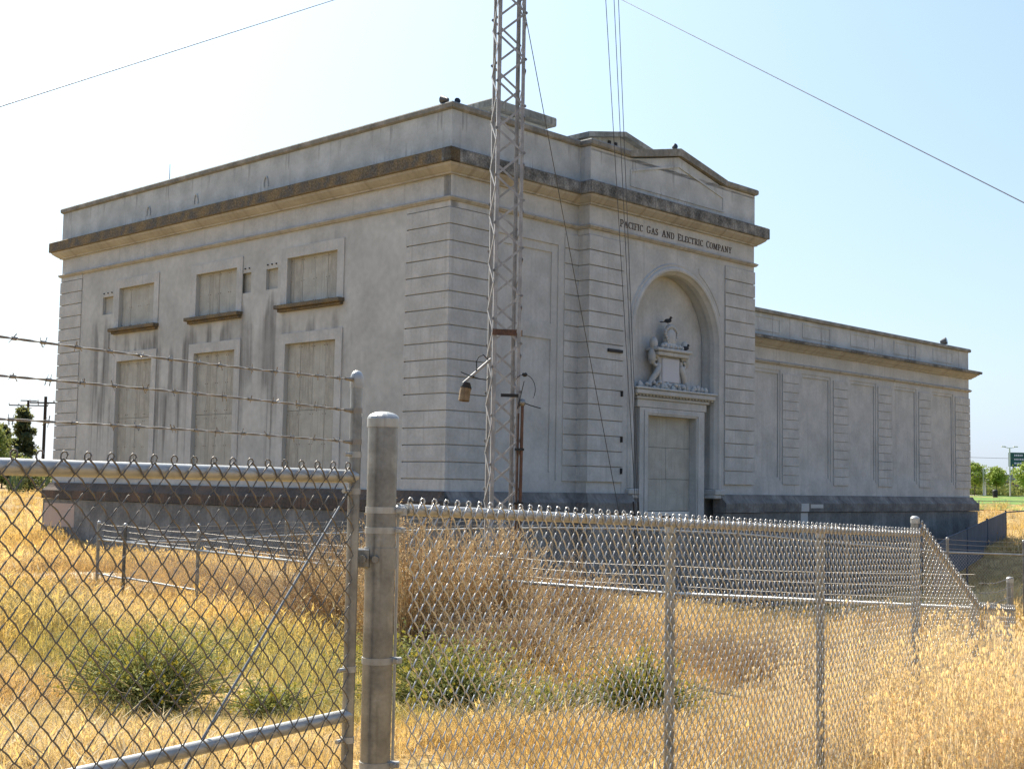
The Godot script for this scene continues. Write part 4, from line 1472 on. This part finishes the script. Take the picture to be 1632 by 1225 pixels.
func make_grass() -> void:
	var ca := clump(34, 0.14, 0.05, 0.19, 0.9, 0.0026, 0.35)
	var cb := clump(40, 0.22, 0.08, 0.30, 0.8, 0.0042, 0.45)
	var cc := clump(34, 0.34, 0.10, 0.30, 0.8, 0.009, 0.4)
	var sets := [[ca, [], []], [cb, [], []], [cc, [], []]]
	var zones := [[6.0, 14.0, 100.0, 0], [13.0, 30.0, 40.0, 1], [28.0, 64.0, 9.0, 2], [62.0, 110.0, 1.2, 2]]
	for z in zones:
		var f0: float = z[0]
		var f1: float = z[1]
		var area := 0.46 * (f1 * f1 - f0 * f0) + 7.0 * (f1 - f0)
		var cnt := int(area * z[2])
		for k in cnt:
			var f: float = sqrt(lerpf(f0 * f0, f1 * f1, rng.randf()))
			var hw := 0.46 * f + 3.5
			var x := rng.randf_range(-hw, hw)
			if in_building(x, f, 0.3):
				continue
			if x > -13.2 and x < -8.4 and f > 26.8 + 0.3 * sin(x * 3.0) and f < 28.8 + 0.3 * sin(x * 2.0):
				continue
			var dens := 0.62 + hn.get_noise_2d(x * 3.0 + 200.0, f * 3.0) * 1.0
			if rng.randf() > dens:
				continue
			var y := ground_y(x, f)
			if y < -1.7 and rng.randf() < 0.5:
				continue
			var s := rng.randf_range(0.7, 1.25) * clampf(1.0 + 1.0 * hn.get_noise_2d(x * 5.0, f * 5.0 + 400.0) + 0.6 * hn.get_noise_2d(x * 22.0, f * 22.0), 0.5, 1.8)
			if z[3] == 2 and f > 60.0:
				s *= 1.3
			var bs := Basis(Vector3.UP, rng.randf() * TAU).scaled(Vector3(s, s * rng.randf_range(0.85, 1.2), s))
			sets[z[3]][1].append(Transform3D(bs, Vector3(x, y, -f)))
			sets[z[3]][2].append(grass_color(x, f))
	scatter("dry_grass", sets[0][0], sets[0][1], sets[0][2], M.grass, "short golden dry grass just beyond the chain link fence", "grass")
	scatter("dry_grass", sets[1][0], sets[1][1], sets[1][2], M.grass, "golden and russet dry grass across the middle of the yard", "grass")
	scatter("dry_grass", sets[2][0], sets[2][1], sets[2][2], M.grass, "thin dry grass around the building and on the far bank", "grass")
	# wild oats along the falling end of the fence
	var oc := oat_clump(6)
	var xf := []
	var cols := []
	for k in 2000:
		var x := rng.randf_range(1.2, 8.2)
		var f := rng.randf_range(7.2, 13.5)
		var P := Vector3(x, 0, -f) - Vector3(-0.41, 0, -4.65)
		var t := P.dot(fence_dir())
		var side := P.dot(Vector3(0.83, 0, 0.557).normalized())
		var dens := sst(3.6, 6.4, t + side * 0.8) * (1.0 - sst(1.8, 3.4, side)) * sst(-1.6, 0.0, side)
		if side < 0.06 and side > -0.06:
			continue
		if rng.randf() > dens:
			continue
		var s := rng.randf_range(0.6, 1.2)
		xf.append(Transform3D(Basis(Vector3.UP, rng.randf() * TAU).scaled(Vector3.ONE * s), Vector3(x, ground_y(x, f), -f)))
		var q := rng.randf_range(0.8, 1.15)
		cols.append(Color(0.86 * q, 0.79 * q, 0.60 * q))
	for k in 260:
		var x := rng.randf_range(0.6, 6.5)
		var f := rng.randf_range(20.0, 25.5)
		if hn.get_noise_2d(x * 8.0, f * 8.0) < 0.0:
			continue
		xf.append(Transform3D(Basis(Vector3.UP, rng.randf() * TAU).scaled(Vector3.ONE * rng.randf_range(0.7, 1.0)), Vector3(x, ground_y(x, f), -f)))
		cols.append(Color(0.78, 0.69, 0.47))
	scatter("wild_oats", oc, xf, cols, M.grass, "tall pale wild oats with hanging seed heads by the fence end", "oats")

func shrub(at: Vector3, rx: float, ry: float, rz: float, leaves: int, flowers: int, label: String) -> void:
	var o := base("flowering_shrub", at)
	tag(o, label, "shrub", "green weeds in the yard")
	var st := MB.new()
	var lf := MB.new()
	var dk := MB.new()
	var fl := MB.new()
	var dry := MB.new()
	for k in int(leaves / 16.0):
		var an := rng.randf() * TAU
		var el := rng.randf_range(0.15, 1.45)
		var d := Vector3(cos(an) * cos(el) * rx, sin(el) * ry, sin(an) * cos(el) * rz) * rng.randf_range(0.45, 1.3) * (0.85 + 0.3 * sin(an * 3.0 + at.x * 5.0))
		var mid := d * 0.5 + Vector3(0, 0.08 * ry, 0)
		st.tube([Vector3(d.x * 0.15, -0.05, d.z * 0.15), mid, d], 0.006, 0.002, 3, false)
		var dead := rng.randf() < 0.16
		if dead:
			dry.tube([Vector3(d.x * 0.1, -0.03, d.z * 0.1), mid * 1.1, d * 1.15], 0.005, 0.0015, 3, false)
		for q in (4 if dead else 16):
			var t := rng.randf_range(0.3, 1.08)
			var c := d * t + Vector3(rng.randf_range(-1, 1), rng.randf_range(-1, 1), rng.randf_range(-1, 1)) * 0.07
			var a := Vector3(rng.randf_range(-1, 1), rng.randf_range(-0.3, 1), rng.randf_range(-1, 1)).normalized()
			var b := a.cross(Vector3(rng.randf_range(-1, 1), rng.randf_range(-1, 1), rng.randf_range(-1, 1))).normalized()
			var L := rng.randf_range(0.018, 0.038)
			var tg: MB = lf if rng.randf() < 0.6 else dk
			tg.tri(c - b * L * 0.3, c + b * L * 0.3, c + a * L)
	for k in flowers:
		var an := rng.randf() * TAU
		var el := rng.randf_range(0.3, 1.5)
		var c := Vector3(cos(an) * cos(el) * rx, sin(el) * ry, sin(an) * cos(el) * rz) * rng.randf_range(0.75, 1.2) * (0.85 + 0.3 * sin(an * 3.0 + at.x * 5.0))
		var r := rng.randf_range(0.013, 0.021)
		fl.quad(c + Vector3(-r, 0, 0), c + Vector3(0, r, 0), c + Vector3(r, 0, 0), c + Vector3(0, -r, 0))
		fl.quad(c + Vector3(0, 0, -r), c + Vector3(-r * 0.3, r, 0), c + Vector3(0, 0, r), c + Vector3(r * 0.3, -r, 0))
	build(st, "stems", M.weed_dark, o)
	build(dry, "dead_stalks", M.twig_pale, o)
	build(lf, "leaves", M.weed, o)
	build(dk, "inner_leaves", M.weed_dark, o)
	if flowers > 0:
		tag(build(fl, "flowers", M.flower, o), "", "", "", "stuff")

func twiggy(at: Vector3, r: float, h: float, cnt: int, pale: float, label: String) -> void:
	var o := base("dry_bush", at)
	tag(o, label, "dry bush", "dead brush around the tower foot")
	var a := MB.new()
	var b := MB.new()
	var lv := MB.new()
	for k in cnt:
		var an := rng.randf() * TAU
		var el := rng.randf_range(0.5, 1.5)
		var d := Vector3(cos(an) * cos(el) * r * 1.3, sin(el) * h, sin(an) * cos(el) * r * 1.3) * rng.randf_range(0.55, 1.1)
		var p := Vector3(cos(an), 0, sin(an)) * rng.randf() * r * 0.45
		var tgt: MB = b if rng.randf() < pale else a
		var q1 := p + d * 0.5 + Vector3(rng.randf_range(-1, 1), 0.4, rng.randf_range(-1, 1)) * 0.07
		tgt.tube([p - Vector3(0, 0.05, 0), q1, p + d], 0.008, 0.0025, 3, false)
		for j in 7:
			var t := rng.randf_range(0.35, 1.0)
			var c := p.lerp(p + d, t)
			var e := (d.normalized() + Vector3(rng.randf_range(-1, 1), rng.randf_range(-0.4, 1), rng.randf_range(-1, 1)) * 0.9).normalized() * rng.randf_range(0.08, 0.24)
			tgt.tube([c, c + e * 0.5 + Vector3(0, 0.015, 0), c + e], 0.004, 0.0018, 3, false)
			for w in 4:
				var cc := c + e * rng.randf_range(0.4, 1.1)
				var s := Vector3(rng.randf_range(-1, 1), rng.randf_range(-1, 1), rng.randf_range(-1, 1)) * 0.022
				var s2 := Vector3(rng.randf_range(-1, 1), rng.randf_range(-1, 1), rng.randf_range(-1, 1)) * 0.022
				lv.tri(cc, cc + s, cc + s2)
	build(a, "twigs", M.twig, o)
	build(b, "dry_stalks", M.twig_pale, o)
	build(lv, "dead_leaves", M.twig_pale if pale > 0.5 else M.twig, o)

func tree(called: String, at: Vector3, h: float, r: float, trunk_h: float, leafm: Material, label: String, grp: String, leaves: int, ls: float, cone := false) -> void:
	var o := base(called, at)
	tag(o, label, "tree", grp)
	var tk := MB.new()
	tk.tube([Vector3(0, -0.3, 0), Vector3(0.04, trunk_h, 0.02), Vector3(0, h * 0.8, 0)], 0.035 * h * 0.5, 0.01 * h * 0.3, 8)
	var lf := MB.new()
	var limbs := 26
	for k in limbs:
		var t := (k + rng.randf()) / limbs
		var y: float = lerpf(trunk_h, h * 0.96, t)
		var rr: float = r * ((1.05 - t) if cone else sqrt(max(0.05, 1.0 - pow(2.0 * t - 0.85, 2.0)))) * rng.randf_range(0.6, 1.1)
		var an := k * 2.4 + rng.randf()
		var tip := Vector3(cos(an) * rr, y + (0.15 * rr if not cone else -0.1 * rr), sin(an) * rr)
		tk.tube([Vector3(0, y * 0.92, 0), tip], 0.012 * h * 0.4, 0.004, 4, false)
		for q in int(leaves / float(limbs)):
			var s := rng.randf_range(0.3, 1.1)
			var c := Vector3(0, y, 0).lerp(tip, s) + Vector3(rng.randfn(), rng.randfn() * 0.7, rng.randfn()) * r * (0.09 if cone else 0.16)
			var a := Vector3(rng.randf_range(-1, 1), rng.randf_range(-1, 1), rng.randf_range(-1, 1)).normalized()
			var b := a.cross(Vector3(rng.randf_range(-1, 1), rng.randf_range(-1, 1), 0.3)).normalized()
			lf.tri(c - b * ls * 0.4, c + b * ls * 0.4, c + a * ls)
	build(tk, "trunk", M.bark, o)
	build(lf, "crown", leafm, o)

func make_plants() -> void:
	for q in [[-3.15, 11.5, 0.85, 0.55, 0.6, 15000, 290, "green starthistle bush with yellow flowers behind the gate"],
		[-0.5, 11.4, 0.85, 0.50, 0.55, 14000, 290, "bushy green weed with yellow flowers beyond the gate post"],
		[1.15, 11.3, 0.62, 0.48, 0.5, 10000, 220, "green weed clump with yellow flowers beside a fence post"],
		[0.4, 11.0, 0.6, 0.28, 0.45, 6000, 80, "low spreading green weed between two flowering bushes"],
		[-2.0, 11.2, 0.6, 0.26, 0.4, 3600, 80, "low sprawling green weed with few flowers behind the gate"],
		[-1.1, 13.6, 0.9, 0.42, 0.5, 4800, 140, "olive green weed thicket at the edge of the brown brush"],
		[-3.6, 14.2, 1.1, 0.32, 0.6, 4200, 120, "thin olive weed patch deeper in the grass behind the gate"]]:
		shrub(Vector3(q[0], ground_y(q[0], q[1]), -q[1]), q[2], q[3], q[4], q[5], q[6], q[7])
	for q in [[-1.15, 15.5, 0.8, 1.7, 360, 0.6, "tall tan dry bush behind the fence corner by the gate post"],
		[-2.3, 17.5, 0.8, 1.5, 280, 0.35, "grey brown dead brush behind the gate end pole"],
		[-0.35, 16.2, 0.8, 1.55, 380, 0.75, "rounded straw coloured dry bush left of the tower foot"],
		[0.75, 18.5, 0.8, 1.15, 240, 0.2, "dark tangled dead brush right of the tower foot"],
		[0.1, 14.2, 0.9, 0.7, 240, 0.3, "low reddish brown brush pile in front of the tower"],
		[2.8, 15.0, 1.0, 0.6, 200, 0.3, "low dark brush on the slope behind the second fence bay"],
		[4.3, 16.5, 0.9, 0.6, 160, 0.25, "low dark brush farther along the slope by the oats"],
		[-4.4, 23.0, 0.9, 0.9, 150, 0.4, "grey dead weeds along the far yard fence"],
		[-3.2, 20.5, 0.8, 0.9, 150, 0.4, "brown dead weeds before the far yard fence"]]:
		twiggy(Vector3(q[0], ground_y(q[0], q[1]) - 0.05, -q[1]), q[2], q[3], q[4], q[5], q[6])

# ---------------------------------------------------------------- far things
func make_far() -> void:
	# slate-coloured screened fence at the end of the wing
	var sf := base("screen_fence", Vector3.ZERO)
	tag(sf, "slate blue screened fence running down the bank by the wing", "fence")
	var tops := [Vector3(26.6, 0.74, -70.0), Vector3(23.4, 0.42, -64.0), Vector3(20.3, 0.13, -58.0), Vector3(17.4, -0.05, -52.0), Vector3(14.9, -0.22, -46.0)]
	for k in 4:
		var a: Vector3 = tops[k]
		var b: Vector3 = tops[k + 1]
		for e in 8:
			var p := a.lerp(b, e / 8.0)
			var q := a.lerp(b, (e + 1) / 8.0)
			var mb := MB.new()
			var n := Vector3((q - p).z, 0, -(q - p).x).normalized() * 0.012
			var lo := 1.65
			mb.quad(p + n, q + n, q + n - Vector3(0, lo, 0), p + n - Vector3(0, lo, 0))
			mb.quad(p - n, q - n, q - n - Vector3(0, lo, 0), p - n - Vector3(0, lo, 0))
			build(mb, "screen_panel", M.slate, sf)
		pipe("post", a + Vector3(0, 0.1, 0), Vector3(a.x, ground_y(a.x, -a.z) - 0.3, a.z), 0.05, M.slate, sf, 8)
		pipe("top_rail", a, b, 0.03, M.slate, sf, 8)
	pipe("top_rail", tops[0], Vector3(33.0, 1.1, -74.0), 0.03, M.slate, sf, 8)
	# far low fence on the bank
	var bf := base("bank_fence", Vector3.ZERO)
	tag(bf, "thin wire fence along the top of the dry bank below the lawn", "fence")
	var prev := Vector3.ZERO
	for k in 5:
		var x := 27.0 + k * 5.0
		var f := 88.0 + k * 1.0
		var p := Vector3(x, ground_y(x, f), -f)
		pipe("post", p - Vector3(0, 0.2, 0), p + Vector3(0, 1.1, 0), 0.04, M.galv_old, bf, 6)
		if k > 0:
			pipe("top_rail", prev + Vector3(0, 1.05, 0), p + Vector3(0, 1.05, 0), 0.025, M.galv_old, bf, 6)
		prev = p
	# right-hand park
	var rt := [[53.8, 151.0, 3.9, 1.5, "slender young tree with yellow green leaves right of the wing"], [55.6, 149.0, 3.2, 1.25, "smaller young tree close beside the slender one"], [55.9, 141.0, 3.6, 1.5, "bright leafy young tree in front of the green road sign"]]
	for q in rt:
		tree("young_tree", Vector3(q[0], ground_y(q[0], q[1]), -q[1]), q[2], q[3], 1.3, M.leaf_light, q[4], "young trees on the lawn", 1700, 0.26)
	for q in [[57.0, 166.0, 2.4], [61.5, 166.0, 2.0], [66.0, 170.0, 2.2]]:
		var o := base("hedge_bush", Vector3(q[0], ground_y(q[0], q[1]), -q[1]))
		tag(o, "dark rounded bush behind the young trees on the lawn", "bush", "bushes behind the lawn")
		var lf := MB.new()
		for k in 900:
			var d := Vector3(rng.randfn() * 1.6, absf(rng.randfn()) * q[2] * 0.4, rng.randfn() * 0.9)
			var a := Vector3(rng.randf_range(-1, 1), rng.randf_range(-1, 1), rng.randf_range(-1, 1)).normalized() * 0.3
			var b := a.cross(Vector3(0.3, 0.5, 1)).normalized() * 0.13
			lf.tri(d - b, d + b, d + a)
		build(lf, "foliage", M.leaf, o)
	var lp := base("street_lamp", Vector3(57.54, ground_y(57.5, 150.0), -150.0))
	tag(lp, "tall white twin armed street lamp on the lawn", "street lamp")
	pipe("pole", Vector3(0, -0.2, 0), Vector3(0, 5.6, 0), 0.09, M.white, lp, 8)
	var mb := MB.new()
	mb.tube([Vector3(-0.7, 5.7, 0), Vector3(0, 5.55, 0), Vector3(0.7, 5.7, 0)], 0.04, 0.04, 6)
	build(mb, "arm", M.white, lp)
	for s in [-1.0, 1.0]:
		boxpart("lamp_head", Vector3(s * 0.7 - 0.25, 5.66, -0.1), Vector3(s * 0.7 + 0.25, 5.78, 0.1), M.white, lp, 0.02)
	for q in [[54.5, 150.0, 3.2, "taller white pole among the young trees"], [55.4, 152.0, 2.6, "shorter white pole among the young trees"]]:
		var wp := base("white_pole", Vector3(q[0], ground_y(q[0], q[1]), -q[1]))
		tag(wp, q[3], "pole", "white poles on the lawn")
		pipe("shaft", Vector3(0, -0.2, 0), Vector3(0, q[2], 0), 0.10, M.white, wp, 8)
		mb = MB.new()
		dome(mb, Vector3(0, q[2], 0), 0.11, 0.05, 0.06)
		build(mb, "cap", M.white, wp)
	var bn := base("litter_bin", Vector3(52.1, ground_y(52.1, 140.0), -140.0))
	tag(bn, "small black litter bin standing on the lawn edge", "bin")
	mb = MB.new()
	mb.tube([Vector3(0, 0, 0), Vector3(0, 0.75, 0)], 0.24, 0.28, 12)
	build(mb, "barrel", M.black, bn)
	mb = MB.new()
	dome(mb, Vector3(0, 0.75, 0), 0.3, 0.18, 0.05)
	build(mb, "lid", M.black, bn)
	var sg := base("road_sign", Vector3(90.6, ground_y(90.0, 230.0), -230.0))
	tag(sg, "large green road sign with blurred white lettering above the trees", "sign")
	boxpart("panel", Vector3(-2.6, 5.0, -0.1), Vector3(3.2, 7.5, 0.1), M.sign, sg, 0.05)
	for k in 3:
		var x0 := -1.6
		for j in [5, 8, 6][k]:
			var wd: float = 0.16 + 0.07 * ((j * 7 + k) % 3)
			boxpart("lettering", Vector3(x0, 6.85 - k * 0.7, 0.1), Vector3(x0 + wd, 7.15 - k * 0.7, 0.12), M.white, sg)
			x0 += wd + 0.10
	for x in [-1.8, 2.4]:
		boxpart("sign_post", Vector3(x, -0.3, -0.3), Vector3(x + 0.25, 5.2, -0.1), M.galv_old, sg)
	var fb := base("far_building", Vector3(86.5, ground_y(86.0, 225.0), -225.0), -18.0)
	tag(fb, "low grey building with a blue grey roof beyond the lawn", "building")
	boxpart("wall", Vector3(-6.5, -0.5, -5), Vector3(9, 2.2, 3), M.wallgrey, fb)
	mb = MB.new()
	mb.extrude(PackedVector2Array([Vector2(-7, 2.2), Vector2(-7, 2.5), Vector2(-6.4, 3.5), Vector2(9.4, 3.5), Vector2(9.6, 2.2)]), -5.4, 3.5)
	build(mb, "roof", M.roofblue, fb)
	for k in 5:
		var f := group_node("window", fb)
		boxpart("frame", Vector3(-5.6 + k * 2.8, 0.5, 2.98), Vector3(-3.8 + k * 2.8, 1.7, 3.06), M.white, f, 0.02)
		boxpart("pane", Vector3(-5.5 + k * 2.8, 0.6, 3.05), Vector3(-3.9 + k * 2.8, 1.6, 3.08), M.glass, f)
	mb = MB.new()
	mb.tube([Vector3(35.0, 8.2, -220.0), Vector3(110.0, 7.2, -215.0)], 0.03, 0.03, 4)
	tag(build(mb, "overhead_line", M.cable), "thin overhead line crossing behind the lawn and the road sign", "cable")
	# left-hand trees and poles
	tree("conifer_tree", Vector3(-52.6, ground_y(-52, 140.0), -140.0), 8.9, 2.7, 0.8, M.conifer, "dark dense conifer with a pointed top left of the building", "trees beyond the left yard", 5200, 0.42, true)
	tree("conifer_tree", Vector3(-55.4, ground_y(-55, 142.0), -142.0), 7.0, 2.2, 0.8, M.conifer, "shorter dark conifer behind the pointed one", "trees beyond the left yard", 3600, 0.42, true)
	tree("leafy_tree", Vector3(-48.6, ground_y(-48, 121.0), -121.0), 6.4, 2.4, 1.0, M.leaf, "lighter green leafy tree in front of the conifers", "trees beyond the left yard", 4200, 0.32)
	tree("leafy_tree", Vector3(-46.9, ground_y(-46.0, 126.0), -126.0), 3.2, 1.3, 0.4, M.leaf, "small round tree at the foot of the utility pole", "trees beyond the left yard", 1500, 0.3)
	for q in [[-59.6, 160.0, 10.6, 2.4, "utility pole with two crossarms behind the conifer"], [-46.7, 130.0, 9.4, 1.6, "utility pole with one short crossarm nearest the building wall"]]:
		var up := base("utility_pole", Vector3(q[0], ground_y(q[0], q[1]), -q[1]))
		tag(up, q[4], "utility pole", "utility poles beyond the left yard")
		pipe("pole", Vector3(0, -0.3, 0), Vector3(0, q[2], 0), 0.16, M.pole, up, 8)
		boxpart("crossarm", Vector3(-q[3], q[2] - 0.7, -0.16), Vector3(q[3], q[2] - 0.55, -0.06), M.pole, up)
		if q[3] > 2.0:
			boxpart("crossarm", Vector3(-1.0, q[2] - 0.1, -0.16), Vector3(1.0, q[2] + 0.03, -0.06), M.pole, up)
		for s in [-1.0, -0.5, 0.5, 1.0]:
			boxpart("insulator", Vector3(s * q[3] - 0.06, q[2] - 0.55, -0.15), Vector3(s * q[3] + 0.06, q[2] - 0.35, -0.07), M.white, up)
	# scrub and spiky plants at the left edge of the yard
	for k in 7:
		var x := -44.0 + k * 1.5 + rng.randf()
		var f := 104.0 + rng.randf() * 8.0
		var o := base("spiky_plant", Vector3(x, ground_y(x, f), -f))
		tag(o, "pale green upright spiky plant in the far left scrub", "plant", "spiky plants in the left scrub")
		for j in 9:
			var an := rng.randf() * TAU
			var mb2 := MB.new()
			var d := Vector3(cos(an) * 0.5, rng.randf_range(1.0, 2.0), sin(an) * 0.5)
			mb2.tube([Vector3(0, -0.1, 0), d * 0.6, d], 0.09, 0.02, 5)
			build(mb2, "spike_leaf", M.cactus, o)
	for k in 9:
		var x := -50.0 + k * 2.6 + rng.randf()
		var f := 112.0 + rng.randf() * 10.0
		tree("scrub_bush", Vector3(x, ground_y(x, f), -f), rng.randf_range(1.6, 2.8), rng.randf_range(1.2, 1.8), 0.2, M.leaf if k % 3 else M.conifer, "low green scrub bush at the left edge of the yard", "scrub bushes left of the building", 700, 0.28)
	# junk against the side of the building
	var jb := base("blue_tarp_bundle", local(-2.2, 0.0, -14.5))
	jb.position.y = ground_y(jb.position.x, -jb.position.z)
	tag(jb, "blue tarpaulin bundle lying against the side of the building", "tarp")
	mb = MB.new()
	for k in 9:
		mb.blob(Vector3(rng.randf_range(-0.7, 0.7), 0.3 + rng.randf() * 0.3, rng.randf_range(-0.4, 0.4)), Vector3(rng.randf_range(0.4, 0.7), rng.randf_range(0.25, 0.5), rng.randf_range(0.3, 0.5)), 9, 6)
	build(mb, "sheet", M.blue, jb)
	mb = MB.new()
	mb.tube([Vector3(-1.0, 0.5, 0.3), Vector3(0, 0.95, 0.35), Vector3(1.0, 0.55, 0.3)], 0.02, 0.02, 5)
	build(mb, "rope", M.black, jb)

# ---------------------------------------------------------------- run
func _ready() -> void:
	rng.seed = 7719
	hn.seed = 5
	hn.frequency = 0.05
	hn.fractal_octaves = 3
	V = Vector3(cos(deg_to_rad(TURN)), 0, -sin(deg_to_rad(TURN)))
	U = Vector3(-sin(deg_to_rad(TURN)), 0, -cos(deg_to_rad(TURN)))
	var cam := Camera3D.new()
	cam.position = Vector3(0, EYE, 0)
	cam.rotation_degrees = Vector3(4.42, 0, 0.97)
	cam.fov = 32.93
	cam.near = 0.05
	cam.far = 4000.0
	add_child(cam)
	cam.current = true
	var env := Environment.new()
	env.background_mode = Environment.BG_SKY
	var sky := Sky.new()
	var ps := PhysicalSkyMaterial.new()
	ps.energy_multiplier = 3.0
	ps.turbidity = 20.0
	ps.mie_coefficient = 0.009
	ps.rayleigh_color = Color(0.272, 0.395, 0.64)
	ps.ground_color = Color(0.35, 0.28, 0.16)
	sky.sky_material = ps
	env.sky = sky
	env.tonemap_mode = Environment.TONE_MAPPER_LINEAR
	env.tonemap_exposure = 2.2
	env.sdfgi_enabled = true
	env.ssao_enabled = true
	env.ssil_enabled = true
	var we := WorldEnvironment.new()
	we.environment = env
	add_child(we)
	var sun := DirectionalLight3D.new()
	sun.light_energy = 1.55
	sun.light_color = Color(1.0, 0.965, 0.90)
	sun.light_angular_distance = 0.5
	sun.shadow_enabled = true
	add_child(sun)
	# towards the sun: behind the building, to the left
	var az := deg_to_rad(-33.0)
	var el := deg_to_rad(46.0)
	var s := Vector3(sin(az) * cos(el), sin(el), -cos(az) * cos(el))
	sun.look_at_from_position(s * 50.0, Vector3.ZERO)
	make_materials()
	make_ground()
	make_building()
	make_tower()
	make_gate_and_fence()
	yard_fence("low yard fence of posts, bright top rail and mesh across the grass", [Vector3(-7.54, 0.63, -24.0), Vector3(-6.83, 0.62, -23.23), Vector3(-5.07, 0.60, -21.33), Vector3(-2.14, 0.57, -18.16), Vector3(-0.08, 0.59, -15.92), Vector3(1.73, 0.63, -13.95), Vector3(4.04, 0.755, -11.36)], 0.31, [0.7, 0.7, 0.75, 0.8, 0.8, 0.95, 1.1], 3, true, 2)
	yard_fence("farther wire fence along the sunken ground before the building", [Vector3(-6.83, 0.62, -23.23), Vector3(-6.18, 0.55, -26.00), Vector3(-4.87, 0.57, -28.50), Vector3(-2.73, 0.66, -29.60), Vector3(-0.88, 0.75, -29.50), Vector3(0.95, 0.81, -29.20), Vector3(2.62, 0.83, -29.00), Vector3(5.00, 0.77, -28.60), Vector3(7.36, 0.60, -28.50), Vector3(9.55, 0.45, -28.50), Vector3(11.41, 0.40, -29.00), Vector3(14.22, 0.31, -30.00)], 0.30, [1.0, 1.3, 1.3, 1.3, 1.3, 1.3, 1.3, 1.3, 1.3, 1.3, 1.3, 1.3], 3, true, 0)
	floodlight(local(0.1, 12.2, -0.5), 230.0, "floodlight on the roof corner tilted towards the side", 0.8)
	floodlight(local(0.35, 12.2, -0.15), 20.0, "second small floodlight just behind the roof corner", 0.55)
	floodlight(local(11.16, 12.85, 0.35), 40.0, "small floodlight on the peak of the portico gable", 0.55)
	floodlight(local(34.6, 7.6, -0.2), 60.0, "floodlight on the far end of the low wing roof", 1.0)
	bird(local(11.1, 6.3, 0.12), 70.0, "pigeon perched on top of the carved crest")
	bird(local(12.1, 5.36, 0.2), 110.0, "pigeon perched on the end of the carved slab")
	make_far()
	make_plants()
	make_grass()
